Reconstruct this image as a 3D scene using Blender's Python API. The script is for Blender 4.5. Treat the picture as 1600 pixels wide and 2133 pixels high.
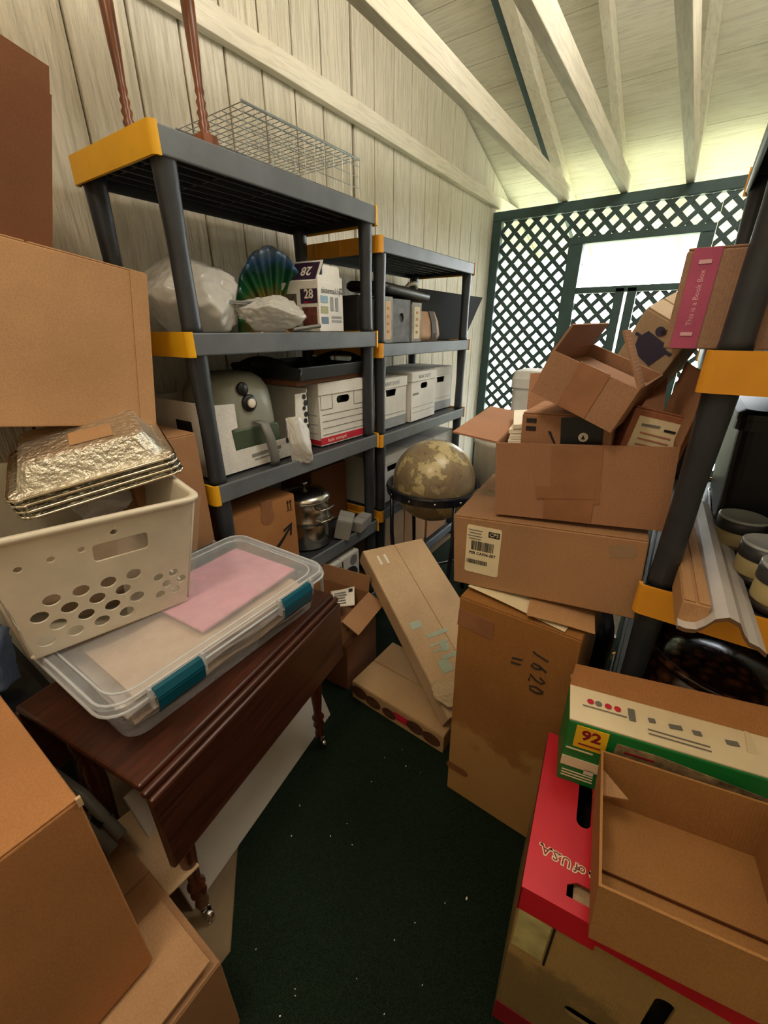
import bpy, bmesh, math, random
from mathutils import Vector, Matrix, Euler, noise
random.seed(7)
SC = bpy.context.scene
for o in list(bpy.data.objects): bpy.data.objects.remove(o, do_unlink=True)
COL = SC.collection
rad = math.radians

# ------------------------------------------------------------------ camera, world, lights, exposure
cam = bpy.data.cameras.new('camera'); cam.sensor_fit = 'HORIZONTAL'; cam.sensor_width = 36
cam.lens = 865 / 1600 * 36; cam.clip_start = 0.02
co = bpy.data.objects.new('camera', cam); COL.objects.link(co)
co.location = (0, 0, 1.42); co.rotation_euler = (rad(90 - 23.77), 0, rad(34.52))
SC.camera = co

w = bpy.data.worlds.new('sky'); SC.world = w; w.use_nodes = True
bg = w.node_tree.nodes['Background']; bg.inputs[0].default_value = (0.93, 0.97, 1.0, 1); bg.inputs[1].default_value = 8.5

def lamp(name, kind, loc, energy, color, size=.3, rot=(0, 0, 0)):
    l = bpy.data.lights.new(name, kind); l.energy = energy; l.color = color
    if kind == 'AREA': l.size = size
    else: l.shadow_soft_size = size
    o = bpy.data.objects.new(name, l); COL.objects.link(o); o.location = loc; o.rotation_euler = [rad(a) for a in rot]
    return o
lamp('added_fill_near', 'POINT', (-0.45, -0.30, 2.85), 19, (1.0, 0.83, 0.62), .2)  # unseen warm lamp added behind the camera to lift the dark foreground
lamp('added_fill_far', 'POINT', (0.05, 1.5, 2.95), 22, (1.0, 0.97, 0.92), .3)  # invented neutral lamp above the tie beams, brightens wall and ceiling

vs = SC.view_settings; vs.view_transform = 'Standard'; vs.look = 'None'; vs.gamma = 1; vs.use_curve_mapping = False
vs.exposure = 1.3

# ------------------------------------------------------------------ materials
MATS = {}
def lin(c):
    return tuple((v / 12.92 if v <= .04045 else ((v + .055) / 1.055) ** 2.4) for v in c)
def rgb(r, g, b): return lin((r / 255, g / 255, b / 255)) + (1,)
def newmat(name):
    m = bpy.data.materials.new(name); m.use_nodes = True
    return m, m.node_tree.nodes, m.node_tree.links, m.node_tree.nodes['Principled BSDF']
def noise_node(N, L, scale, detail=4, coord='Object', stretch=None, rough=.55):
    tc = N.new('ShaderNodeTexCoord'); src = tc.outputs[coord]
    if stretch:
        mp = N.new('ShaderNodeMapping'); mp.inputs['Scale'].default_value = stretch
        L.new(src, mp.inputs[0]); src = mp.outputs[0]
    n = N.new('ShaderNodeTexNoise'); n.inputs['Scale'].default_value = scale; n.inputs['Detail'].default_value = detail
    n.inputs['Roughness'].default_value = rough
    L.new(src, n.inputs['Vector']); return n
def ramp(N, L, src, stops):
    r = N.new('ShaderNodeValToRGB'); e = r.color_ramp.elements
    while len(e) < len(stops): e.new(.5)
    for el, (p, c) in zip(e, stops): el.position = p; el.color = c
    L.new(src, r.inputs[0]); return r
def bump(N, L, bsdf, src, strength, dist=.01):
    b = N.new('ShaderNodeBump'); b.inputs['Strength'].default_value = strength; b.inputs['Distance'].default_value = dist
    L.new(src, b.inputs['Height']); L.new(b.outputs[0], bsdf.inputs['Normal'])
def mix(N, L, fac, a, b, kind='MIX'):
    m = N.new('ShaderNodeMix'); m.data_type = 'RGBA'; m.blend_type = kind
    if isinstance(fac, (int, float)): m.inputs[0].default_value = fac
    else: L.new(fac, m.inputs[0])
    for i, v in ((6, a), (7, b)):
        if isinstance(v, tuple): m.inputs[i].default_value = v
        else: L.new(v, m.inputs[i])
    return m.outputs[2]

def plain(name, c, rough=.5, metal=0, var=.12, scale=14, bmp=0, spec=.5):
    """one colour with a slight mottling"""
    if name in MATS: return MATS[name]
    m, N, L, B = newmat(name)
    n = noise_node(N, L, scale)
    d = tuple(v * (1 - var) for v in c[:3]) + (1,); l = tuple(min(1, v * (1 + var)) for v in c[:3]) + (1,)
    r = ramp(N, L, n.outputs[0], [(.3, d), (.7, l)]); L.new(r.outputs[0], B.inputs['Base Color'])
    B.inputs['Roughness'].default_value = rough; B.inputs['Metallic'].default_value = metal
    B.inputs['Specular IOR Level'].default_value = spec
    if bmp: bump(N, L, B, n.outputs[0], bmp)
    MATS[name] = m; return m

def card(name, c, stain=None, stain_amt=0.0, scratch=.25):
    """corrugated cardboard: mottled, with fine grain, flute lines and optional stains"""
    if name in MATS: return MATS[name]
    m, N, L, B = newmat(name)
    big = noise_node(N, L, 3.0, 5); fine = noise_node(N, L, 260, 2)
    d = tuple(v * .80 for v in c[:3]) + (1,); l = tuple(min(1, v * 1.14) for v in c[:3]) + (1,)
    col = ramp(N, L, big.outputs[0], [(.28, d), (.72, l)]).outputs[0]
    g = ramp(N, L, fine.outputs[0], [(.35, (.86, .86, .86, 1)), (.65, (1, 1, 1, 1))]).outputs[0]
    col = mix(N, L, 1.0, col, g, 'MULTIPLY')
    if stain:
        sn = noise_node(N, L, 3.2, 6, rough=.6)
        tc = N.new('ShaderNodeTexCoord'); sp = N.new('ShaderNodeSeparateXYZ'); L.new(tc.outputs['Object'], sp.inputs[0])
        mt = N.new('ShaderNodeMath'); mt.operation = 'MULTIPLY_ADD'; L.new(sp.outputs[2], mt.inputs[0]); mt.inputs[1].default_value = -1.1; mt.inputs[2].default_value = .42
        ad = N.new('ShaderNodeMath'); ad.operation = 'ADD'; L.new(sn.outputs[0], ad.inputs[0]); L.new(mt.outputs[0], ad.inputs[1])
        f = ramp(N, L, ad.outputs[0], [(.5, (0, 0, 0, 1)), (.56, (stain_amt,) * 3 + (1,))]).outputs[0]
        col = mix(N, L, f, col, stain)
    L.new(col, B.inputs['Base Color']); B.inputs['Roughness'].default_value = .8; B.inputs['Specular IOR Level'].default_value = .25
    wv = N.new('ShaderNodeTexWave'); wv.inputs['Scale'].default_value = 60; wv.inputs['Distortion'].default_value = 1
    tc2 = N.new('ShaderNodeTexCoord'); L.new(tc2.outputs['Object'], wv.inputs['Vector'])
    hb = mix(N, L, .35, fine.outputs[1], wv.outputs[0]); bb = mix(N, L, .6, hb, big.outputs[1])
    bump(N, L, B, bb, .22, .006)
    MATS[name] = m; return m

def siding(name, c, axis='Z', bmp=.6):
    """rough-sawn painted wood, grain running along one axis"""
    if name in MATS: return MATS[name]
    m, N, L, B = newmat(name)
    st = {'Z': (14, 14, 1.1), 'X': (1.1, 14, 14), 'Y': (14, 1.1, 14)}[axis]
    g = noise_node(N, L, 3.2, 6, stretch=st); g.inputs['Distortion'].default_value = 1.6
    s = noise_node(N, L, 1.4, 4)
    d = tuple(v * .88 for v in c[:3]) + (1,)
    col = ramp(N, L, g.outputs[0], [(.40, d), (.5, c), (.7, tuple(min(1, v * 1.06) for v in c[:3]) + (1,))]).outputs[0]
    sc = ramp(N, L, s.outputs[0], [(.3, (.86, .83, .76, 1)), (.65, (1, 1, 1, 1))]).outputs[0]
    col = mix(N, L, 1.0, col, sc, 'MULTIPLY')
    L.new(col, B.inputs['Base Color']); B.inputs['Roughness'].default_value = .7; B.inputs['Specular IOR Level'].default_value = .3
    bump(N, L, B, g.outputs[0], bmp, .008)
    MATS[name] = m; return m

def wood(name, dark, light, rough=.35, stretch=(14, 1.2, 14)):
    if name in MATS: return MATS[name]
    m, N, L, B = newmat(name)
    g = noise_node(N, L, 3, 6, stretch=stretch); g.inputs['Distortion'].default_value = 1.5
    L.new(ramp(N, L, g.outputs[0], [(.3, dark), (.7, light)]).outputs[0], B.inputs['Base Color'])
    B.inputs['Roughness'].default_value = rough; bump(N, L, B, g.outputs[0], .12, .003)
    MATS[name] = m; return m

def film(name, c, opacity, rough=.25, bmp=0.0, trans=.3):
    """thin plastic: part see-through, part milky"""
    if name in MATS: return MATS[name]
    m, N, L, B = newmat(name)
    B.inputs['Base Color'].default_value = c; B.inputs['Roughness'].default_value = rough
    n = noise_node(N, L, 9, 5)
    if bmp: bump(N, L, B, n.outputs[0], bmp, .02)
    tl = N.new('ShaderNodeBsdfTranslucent'); tl.inputs[0].default_value = c
    a = N.new('ShaderNodeMixShader'); a.inputs[0].default_value = trans; L.new(B.outputs[0], a.inputs[1]); L.new(tl.outputs[0], a.inputs[2])
    tp = N.new('ShaderNodeBsdfTransparent'); s = N.new('ShaderNodeMixShader')
    r = ramp(N, L, n.outputs[0], [(.3, (max(0, opacity - .08),) * 3 + (1,)), (.7, (min(1, opacity + .08),) * 3 + (1,))])
    L.new(r.outputs[0], s.inputs[0]); L.new(tp.outputs[0], s.inputs[1]); L.new(a.outputs[0], s.inputs[2])
    L.new(s.outputs[0], N['Material Output'].inputs[0])
    MATS[name] = m; return m

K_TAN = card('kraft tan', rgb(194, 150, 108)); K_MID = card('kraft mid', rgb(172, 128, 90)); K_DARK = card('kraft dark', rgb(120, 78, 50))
K_STACK = card('kraft taped', rgb(172, 126, 96)); K_CPS = card('kraft label box', rgb(178, 136, 100))
K_TALL = card('kraft stained', rgb(166, 114, 62), stain=rgb(192, 150, 92), stain_amt=.6)
K_PALE = card('kraft pale', rgb(208, 176, 138)); K_LEAF = card('kraft deep orange', rgb(184, 128, 80)); K_BOARD = card('raw board', rgb(186, 152, 110))
K_WHITE = card('white board', rgb(240, 238, 232)); K_GREY = card('grey board', rgb(150, 148, 144)); K_GREYW = card('greyed white board', rgb(205, 203, 198))
M_BLACK = plain('black rack plastic', rgb(46, 50, 56), .42, var=.2, bmp=.05); M_DECK = plain('window-lit grey rack lip', rgb(98, 104, 110), .45, var=.25, scale=6)  # front lip grey raised to carry the window light falling on it
M_YEL = plain('yellow cap plastic', rgb(236, 178, 22), .45, var=.06); M_ORA = plain('amber cap plastic', rgb(232, 160, 40), .45, var=.06)
M_TAPE = plain('brown packing tape', rgb(158, 110, 78), .22, var=.15, spec=.6); M_CLEAR = film('clear tape', rgb(215, 190, 160), .3, .12, .2)
M_INK = plain('black ink', rgb(30, 28, 30), .6); M_PAPER = plain('white paper', rgb(236, 228, 212), .7, var=.05)
M_CREAM = plain('cream paper', rgb(238, 224, 190), .7, var=.06); M_RED = plain('red print', rgb(200, 34, 58), .6); M_RED2 = plain('glossy red board', rgb(205, 30, 46), .5, var=.12, scale=5)
M_DRED = plain('dark red print', rgb(140, 22, 34), .6); M_TEAL = plain('teal latch plastic', rgb(8, 82, 102), .3, var=.05)
M_STEEL = plain('brushed steel', rgb(190, 186, 178), .25, 1, var=.1); M_WIRE = plain('galvanised wire', rgb(176, 182, 188), .35, .9)
M_GREEN = plain('green lattice paint', rgb(52, 80, 80), .5, var=.15); M_GRN2 = plain('green carton print', rgb(22, 124, 56), .45, var=.08)
M_WPL = plain('white plastic', rgb(222, 214, 196), .4, var=.08); M_DARK = plain('dark plastic', rgb(26, 27, 30), .4, var=.2)
M_GREYP = plain('grey plastic', rgb(120, 120, 116), .45); M_WOODL = wood('light turned wood', rgb(92, 48, 28), rgb(150, 88, 52), .3, (14, 14, 1.2))
M_MAHOG = wood('mahogany', rgb(44, 22, 15), rgb(82, 42, 27), .3); M_MAHOGV = wood('mahogany legs', rgb(60, 28, 18), rgb(112, 58, 36), .25, (14, 14, 1.2))
M_WALL = siding('cream siding', rgb(226, 220, 204), 'Z', 1.5); M_CEIL = siding('cream ceiling', rgb(232, 228, 214), 'X', .12)
M_BEAM = siding('cream beam', rgb(232, 226, 210), 'Y', .2)
M_BAG = film('white plastic bag', rgb(236, 233, 226), .88, .16, .0, .35); M_CLEARBAG = film('clear bag', rgb(225, 230, 240), .4, .12, .5, .2)
M_BIN = film('frosted bin plastic', rgb(226, 232, 240), .30, .22, .0, .35); M_LID = film('frosted lid plastic', rgb(232, 236, 242), .36, .2, .0, .35)
M_FOIL = plain('aluminium foil', rgb(226, 220, 206), .3, .9, var=.1, scale=70, bmp=1.0); M_FLOOR = plain('bare plywood floor', rgb(128, 108, 80), .8, var=.25, scale=5)

# ------------------------------------------------------------------ mesh helpers
class MB:
    def __init__(s): s.v = []; s.f = []
    def add(s, vs, fs):
        b = len(s.v); s.v += [tuple(v) for v in vs]; s.f += [tuple(b + i for i in f) for f in fs]; return s
    def box(s, x0, x1, y0, y1, z0, z1, M=None):
        vs = [Vector((x, y, z)) for z in (z0, z1) for y in (y0, y1) for x in (x0, x1)]
        if M: vs = [M @ v for v in vs]
        return s.add(vs, [(0, 2, 3, 1), (4, 5, 7, 6), (0, 1, 5, 4), (2, 6, 7, 3), (0, 4, 6, 2), (1, 3, 7, 5)])
    def prism(s, pts, d, M=None):
        """polygon pts (x,y) extruded 0..d along z, then moved by M"""
        n = len(pts); vs = [Vector((p[0], p[1], z)) for z in (0, d) for p in pts]
        if M: vs = [M @ v for v in vs]
        return s.add(vs, [tuple(range(n - 1, -1, -1)), tuple(range(n, 2 * n))] + [(i, (i + 1) % n, n + (i + 1) % n, n + i) for i in range(n)])
    def loft(s, rings, cap0=True, cap1=True, M=None):
        n = len(rings[0]); vs = [Vector(p) for r in rings for p in r]
        if M: vs = [M @ v for v in vs]
        fs = []
        for k in range(len(rings) - 1):
            for i in range(n):
                j = (i + 1) % n; fs.append((k * n + i, k * n + j, (k + 1) * n + j, (k + 1) * n + i))
        if cap0: fs.append(tuple(range(n - 1, -1, -1)))
        if cap1: fs.append(tuple((len(rings) - 1) * n + i for i in range(n)))
        return s.add(vs, fs)
    def lathe(s, prof, n=24, M=None, cap0=True, cap1=True):
        return s.loft([[(r * math.cos(2 * math.pi * i / n), r * math.sin(2 * math.pi * i / n), z) for i in range(n)] for r, z in prof], cap0, cap1, M)
    def tube(s, pts, r, n=8, closed=False):
        pts = [Vector(p) for p in pts]; rings = []
        for i, p in enumerate(pts):
            if closed: t = pts[(i + 1) % len(pts)] - pts[i - 1]
            else: t = pts[min(i + 1, len(pts) - 1)] - pts[max(i - 1, 0)]
            t.normalize(); a = t.orthogonal() if abs(t.z) > .9 else t.cross(Vector((0, 0, 1)))
            a.normalize(); b = t.cross(a); rr = r[i] if isinstance(r, (list, tuple)) else r
            rings.append([p + a * rr * math.cos(2 * math.pi * k / n) + b * rr * math.sin(2 * math.pi * k / n) for k in range(n)])
        if closed: rings.append(rings[0]); return s.loft(rings, False, False)
        return s.loft(rings)
    def grid(s, fn, nu, nv):
        vs = [fn(i / nu, j / nv) for j in range(nv + 1) for i in range(nu + 1)]
        fs = [(j * (nu + 1) + i, j * (nu + 1) + i + 1, (j + 1) * (nu + 1) + i + 1, (j + 1) * (nu + 1) + i) for j in range(nv) for i in range(nu)]
        return s.add(vs, fs)
    def mesh(s, name):
        me = bpy.data.meshes.new(name); me.from_pydata(s.v, [], s.f); me.update(); return me

def obj(name, me, m, parent=None, smooth=False, bevel=0, solid=0, seg=2):
    if isinstance(me, MB): me = me.mesh(name)
    o = bpy.data.objects.new(name, me); COL.objects.link(o); o.parent = parent
    if m and not me.materials: me.materials.append(m)
    if smooth:
        for p in me.polygons: p.use_smooth = True
    if solid: md = o.modifiers.new('solid', 'SOLIDIFY'); md.thickness = solid; md.offset = 0
    if bevel: md = o.modifiers.new('bevel', 'BEVEL'); md.width = bevel; md.segments = seg; md.limit_method = 'ANGLE'; md.angle_limit = rad(50)
    return o
def tag(o, label, cat, group=None, kind=None):
    o['label'] = label; o['category'] = cat
    if group: o['group'] = group
    if kind: o['kind'] = kind
    return o
def thing(name, label, cat, loc=(0, 0, 0), rot=(0, 0, 0), group=None):
    o = bpy.data.objects.new(name, None); COL.objects.link(o); o.location = loc; o.rotation_euler = [rad(a) for a in rot]
    o.empty_display_size = .05
    return tag(o, label, cat, group)
def struct(name, mb, m, label=None, parent=None, **k):
    o = obj(name, mb, m, parent, **k)
    if not parent: o['kind'] = 'structure'; o['label'] = label
    return o
def rrect(w, d, r, z=0, n=4):
    pts = []
    for cx, cy, a0 in ((w / 2 - r, d / 2 - r, 0), (-w / 2 + r, d / 2 - r, 90), (-w / 2 + r, -d / 2 + r, 180), (w / 2 - r, -d / 2 + r, 270)):
        for i in range(n + 1):
            a = rad(a0 + 90 * i / n); pts.append((cx + r * math.cos(a), cy + r * math.sin(a), z))
    return pts
def circle(cx, cy, r, n=16, sx=1, sy=1): return [(cx + r * sx * math.cos(2 * math.pi * i / n), cy + r * sy * math.sin(2 * math.pi * i / n)) for i in range(n)]
def slot(cx, cy, w, h, n=5):
    """stadium-shaped hole"""
    r = min(w, h) / 2; return [(cx + p[0], cy + p[1]) for p in rrect(w, h, r * .98, 0, n)]
def plate_mesh(outer, holes, thick):
    """flat sheet with real holes (x,y outline, extruded along z about 0)"""
    cu = bpy.data.curves.new('tmp', 'CURVE'); cu.dimensions = '2D'; cu.fill_mode = 'BOTH'; cu.extrude = thick / 2
    for pts in [outer] + holes:
        sp = cu.splines.new('POLY'); sp.points.add(len(pts) - 1)
        for p, q in zip(sp.points, pts): p.co = (q[0], q[1], 0, 1)
        sp.use_cyclic_u = True
    t = bpy.data.objects.new('tmp', cu); COL.objects.link(t)
    me = bpy.data.meshes.new_from_object(t.evaluated_get(bpy.context.evaluated_depsgraph_get()))
    bpy.data.objects.remove(t); bpy.data.curves.remove(cu); return me
def frame(U, V, O):
    U = Vector(U).normalized(); V = Vector(V).normalized(); W = U.cross(V)
    return Matrix(((U.x, V.x, W.x, O[0]), (U.y, V.y, W.y, O[1]), (U.z, V.z, W.z, O[2]), (0, 0, 0, 1)))
def face(size, f):
    """frame with origin at the lower left corner of a face of a box whose base centre is the origin"""
    sx, sy, sz = size
    return {'f': frame((1, 0, 0), (0, 0, 1), (-sx / 2, -sy / 2, 0)), 'r': frame((0, 1, 0), (0, 0, 1), (sx / 2, -sy / 2, 0)),
            'l': frame((0, -1, 0), (0, 0, 1), (-sx / 2, sy / 2, 0)), 'b': frame((-1, 0, 0), (0, 0, 1), (sx / 2, sy / 2, 0)),
            'u': frame((1, 0, 0), (0, 1, 0), (-sx / 2, -sy / 2, sz))}[f]
def decal(parent, M, u, v, w, h, m, name='print', ang=0, t=.0012, off=.0004):
    b = MB().box(-w / 2, w / 2, -h / 2, h / 2, off, off + t, M @ Matrix.Translation((u, v, 0)) @ Matrix.Rotation(rad(ang), 4, 'Z'))
    return obj(name, b, m, parent)
def poly(parent, M, pts, m, name='print', t=.0012, off=.0006):
    return obj(name, MB().prism(pts, t, M @ Matrix.Translation((0, 0, off))), m, parent)
def text(parent, M, s, size, u, v, m, ang=0, name='lettering', off=.0018, sx=1, align='CENTER', bold=0):
    cu = bpy.data.curves.new('txt', 'FONT'); cu.body = s; cu.size = size; cu.align_x = align; cu.align_y = 'CENTER'; cu.extrude = .0002; cu.offset = bold
    cu.resolution_u = 2
    t = bpy.data.objects.new('txt', cu); COL.objects.link(t)
    me = bpy.data.meshes.new_from_object(t.evaluated_get(bpy.context.evaluated_depsgraph_get()))
    bpy.data.objects.remove(t); bpy.data.curves.remove(cu)
    me.transform(M @ Matrix.Translation((u, v, off)) @ Matrix.Rotation(rad(ang), 4, 'Z') @ Matrix.Diagonal((sx, 1, 1, 1))); me.materials.clear()
    return obj(name, me, m, parent)
def barcode(parent, M, u, v, w, h, ang=0, n=26):
    b = MB(); x = -w / 2; r = random.Random(n); T = M @ Matrix.Translation((u, v, 0)) @ Matrix.Rotation(rad(ang), 4, 'Z')
    while x < w / 2 - .003:
        d = r.choice((.0012, .002, .003)) * w / .09; b.box(x, min(x + d, w / 2), -h / 2, h / 2, .0018, .0022, T); x += d + r.choice((.0012, .002)) * w / .09
    return obj('barcode', b, M_INK, parent)

def flap_mesh(L, W, M, ang, t=.004):
    """flap hinged on the x axis of M, length L along x, width W, swung by ang from straight up (outwards +)"""
    A = M @ Matrix.Rotation(rad(ang), 4, 'X')   # +y of M is 'up', +z of M is outwards
    return MB().box(0, L, 0, W, -t / 2, t / 2, A)
def carton(name, label, loc, size, rot=(0, 0, 0), m=K_TAN, cat='box', group=None, inner=None, opened=False, flaps=None, tape=True, tape_m=None, seam='x', slop=.0015, bottom=True, g=.0025):
    """closed or open cardboard box; flaps = {'f': angle, ...} for an opened one (0 = straight up, 90 = flat out)"""
    t = thing(name, label, cat, loc, rot, group); sx, sy, sz = size; th = .004
    if not opened:
        obj('body', MB().box(-sx / 2, sx / 2, -sy / 2, sy / 2, 0, sz - th), m, t, bevel=.003)
        for s in (-1, 1):
            if seam == 'x': b = MB().box(-sx / 2 + slop, sx / 2 - slop, g if s > 0 else -sy / 2 + slop, sy / 2 - slop if s > 0 else -g, sz - th + .0003, sz)
            else: b = MB().box(g if s > 0 else -sx / 2 + slop, sx / 2 - slop if s > 0 else -g, -sy / 2 + slop, sy / 2 - slop, sz - th + .0003, sz)
            obj('flap', b, m, t, bevel=.0015)
        if tape:
            tm = tape_m or M_TAPE; tw = .028; b = MB()
            if seam == 'x':
                b.box(-sx / 2 - .001, sx / 2 + .001, -tw, tw, sz + .0004, sz + .001)
                for s in (-1, 1): b.box(*sorted((s * (sx / 2 + .0004), s * (sx / 2 + .001))), -tw, tw, sz - .07, sz + .001)
            else:
                b.box(-tw, tw, -sy / 2 - .001, sy / 2 + .001, sz + .0004, sz + .001)
                for s in (-1, 1): b.box(-tw, tw, *sorted((s * (sy / 2 + .0004), s * (sy / 2 + .001))), sz - .07, sz + .001)
            obj('tape', b, tm, t)
    else:
        im = inner or m; b = MB()
        if bottom: b.box(-sx / 2 + th, sx / 2 - th, -sy / 2 + th, sy / 2 - th, 0, th)
        b.box(-sx / 2, sx / 2, -sy / 2, -sy / 2 + th, 0, sz); b.box(-sx / 2, sx / 2, sy / 2 - th, sy / 2, 0, sz)
        b.box(-sx / 2, -sx / 2 + th, -sy / 2 + th, sy / 2 - th, 0, sz); b.box(sx / 2 - th, sx / 2, -sy / 2 + th, sy / 2 - th, 0, sz)
        obj('body', b, m, t)
        for f, a in (flaps or {}).items():
            wd = None
            if isinstance(a, tuple): a, wd = a
            M = face(size, f); L = sx if f in 'fb' else sy; wd = wd or (sy if f in 'fb' else sx) * .48
            M2 = M @ Matrix.Translation((.003, sz, -.002)); obj('flap', flap_mesh(L - .006, wd, M2, a), m, t)
    return t

def blob(name, parent, m, size, seed, sub=5, amp=.25, sc=2.2, flat=True, ridged=True, smooth=True):
    """crumpled bag-like closed surface sitting on z=0"""
    bm = bmesh.new(); bmesh.ops.create_icosphere(bm, subdivisions=sub, radius=1)
    off = Vector((seed * 3.1, seed * 1.7, seed * .9)); rr = random.Random(seed)
    planes = []
    for _ in range(46): planes.append((Vector((rr.gauss(0, 1), rr.gauss(0, 1), rr.gauss(0, 1))).normalized(), rr.uniform(1 - amp * 1.6, 1 + amp * .3)))
    for v in bm.verts:
        p = v.co.copy(); q = p + .25 * amp * Vector((noise.noise(p * 3 + off), noise.noise(p * 3 - off), noise.noise(p * 3 + off * 2))); q.normalize()
        d = min(h / max(.05, q.dot(n)) for n, h in planes)          # creased facets like crumpled film
        d = min(d, 1.25) * (1 + (.5 - abs(noise.noise(p * sc * 2.4 + off)) * 2) * amp * .22)
        v.co = p * d
        v.co.x *= size[0] / 2; v.co.y *= size[1] / 2; v.co.z = (v.co.z + .72) * size[2] / 1.72
        if flat and v.co.z < 0: v.co.z *= .02
    me = bpy.data.meshes.new(name); bm.to_mesh(me); bm.free()
    lo = min(v.co.z for v in me.vertices)
    for v in me.vertices: v.co.z -= lo
    return obj(name, me, m, parent, smooth=smooth)

# ------------------------------------------------------------------ the setting
XW, XR = -1.68, 0.62                 # left and right wall faces
YL = 4.15                            # lattice partition
Y0, Y1 = -1.7, 5.7
def roof(y): return 3.861 - .301 * y

fl = struct('floor', MB().box(XW - .1, XR + .1, Y0, 4.4, -.06, 0), M_FLOOR, 'bare tan plywood floor under the clutter')
m, N, L, B = newmat('green carpet')
n1 = noise_node(N, L, 420, 2); n2 = noise_node(N, L, 2.2, 5)
c1 = ramp(N, L, n1.outputs[0], [(.35, rgb(16, 26, 20)), (.7, rgb(38, 52, 38))]).outputs[0]
c2 = ramp(N, L, n2.outputs[0], [(.3, (.75, .78, .8, 1)), (.7, (1.1, 1.08, 1, 1))]).outputs[0]
L.new(mix(N, L, 1, c1, c2, 'MULTIPLY'), B.inputs['Base Color']); B.inputs['Roughness'].default_value = .95; B.inputs['Specular IOR Level'].default_value = .1
bump(N, L, B, n1.outputs[0], .6, .004); M_CARPET = m
tag(obj('carpet', MB().prism([(-.60, Y0 + .1), (-.60, .2), (-.80, .38), (-.86, .74), (-1.15, .95), (-1.15, 4.05), (XR - .02, 4.05), (XR - .02, Y0 + .1)], .006), M_CARPET), 'dark green outdoor carpet covering the walkway between the boxes', 'carpet')
struct('ground_outside', MB().box(-30, 30, -30, 40, -.5, -.08), plain('dry lawn', rgb(126, 130, 100), .9, var=.2, scale=2), 'dry grassy ground outside the lattice')

# left wall: grooved siding boards
wl = struct('wall_left', MB().prism([(Y0, 0), (Y1, 0), (Y1, roof(Y1)), (Y0, roof(Y0))], .05, frame((0, 1, 0), (0, 0, 1), (XW - .07, 0, 0))), plain('groove shadow board', rgb(120, 108, 88), .9), 'cream painted grooved wood siding wall on the left')
edges = [.84 - .19 * k for k in range(13, 0, -1)] + [.84, 1.035, 1.215, 1.395, 1.576, 1.757, 1.94, 2.165]
while edges[-1] < Y1 - .19: edges.append(edges[-1] + .19)
for a, b in zip(edges, edges[1:]):
    ga = .011 if abs(a - 2.165) < .001 else .004; gb = .011 if abs(b - 2.165) < .001 else .004
    obj('plank', MB().prism([(a + ga, .02), (b - gb, .02), (b - gb, roof(b) - .02), (a + ga, roof(a) - .02)], .02, frame((0, 1, 0), (0, 0, 1), (XW - .02, 0, 0))), M_WALL, wl, bevel=.003, seg=1)
tr = struct('trim_1', MB().box(XW, XW + .04, Y0 + .02, Y1 - .05, 2.375, 2.46), M_BEAM, 'long cream horizontal board nailed across the left wall', bevel=.004)

# ceiling boards with rafters (sloping) and ties (level)
slope = math.atan(-.301)
cl = struct('ceiling', MB().prism([(Y0, roof(Y0) + .03), (Y1, roof(Y1) + .03), (Y1, roof(Y1) + .06), (Y0, roof(Y0) + .06)], XR - XW + .3, frame((0, 1, 0), (0, 0, 1), (XW - .15, 0, 0))), plain('roof deck', rgb(150, 140, 120), .9), 'cream painted board ceiling sloping down to the back')
def ceil_board(x0, x1, a, b):
    obj('plank', MB().prism([(a + .003, roof(a)), (b - .003, roof(b)), (b - .003, roof(b) + .02), (a + .003, roof(a) + .02)], x1 - x0, frame((0, 1, 0), (0, 0, 1), (x0, 0, 0))), M_CEIL, cl)
y = Y0
while y < Y1 - .05: ceil_board(XW - .1, -1.17, y, min(y + .187, Y1)); y += .187
y = 4.07 - .5 * 12
while y < Y1 - .05: ceil_board(-1.165, XR + .1, max(y, Y0), min(y + .5, Y1)); y += .5
def rafter(x0, x1, h, m):
    obj('rafter', MB().prism([(Y0, roof(Y0) - h), (Y1, roof(Y1) - h), (Y1, roof(Y1) - .002), (Y0, roof(Y0) - .002)], x1 - x0, frame((0, 1, 0), (0, 0, 1), (x0, 0, 0))), m, cl, bevel=.003)
rafter(-1.245, -1.206, .075, plain('dark teal beam paint', rgb(62, 84, 88), .6)); rafter(-1.203, -1.13, .09, M_BEAM); rafter(-.76, -.71, .09, M_BEAM); rafter(-.30, -.25, .09, M_BEAM); rafter(.18, .23, .09, M_BEAM)
for x in (-1.125, -.70, -.29, .14):
    obj('tie_beam', MB().box(x, x + .05, Y0, YL + .1, 2.35, 2.455), M_BEAM, cl, bevel=.004)

# right wall
wr = struct('wall_right', MB().prism([(Y0, 0), (4.2, 0), (4.2, roof(4.2) - .01), (Y0, roof(Y0) - .01)], .05, frame((0, 1, 0), (0, 0, 1), (XR + .02, 0, 0))), plain('groove shadow board', rgb(120, 108, 88), .9), 'cream grooved siding wall behind the right rack')
y = Y0
while y < 4.0:
    obj('plank', MB().prism([(y + .004, .02), (y + .186, .02), (y + .186, roof(y + .186) - .02), (y + .004, roof(y) - .02)], .02, frame((0, 1, 0), (0, 0, 1), (XR, 0, 0))), M_WALL, wr); y += .19
# rear wall behind the viewer
wb = MB(); wb.box(XW - .05, XR + .1, Y0 - .08, Y0, 0, roof(Y0))
struct('wall_rear', wb, M_WALL, 'cream wall behind the viewer')

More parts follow.
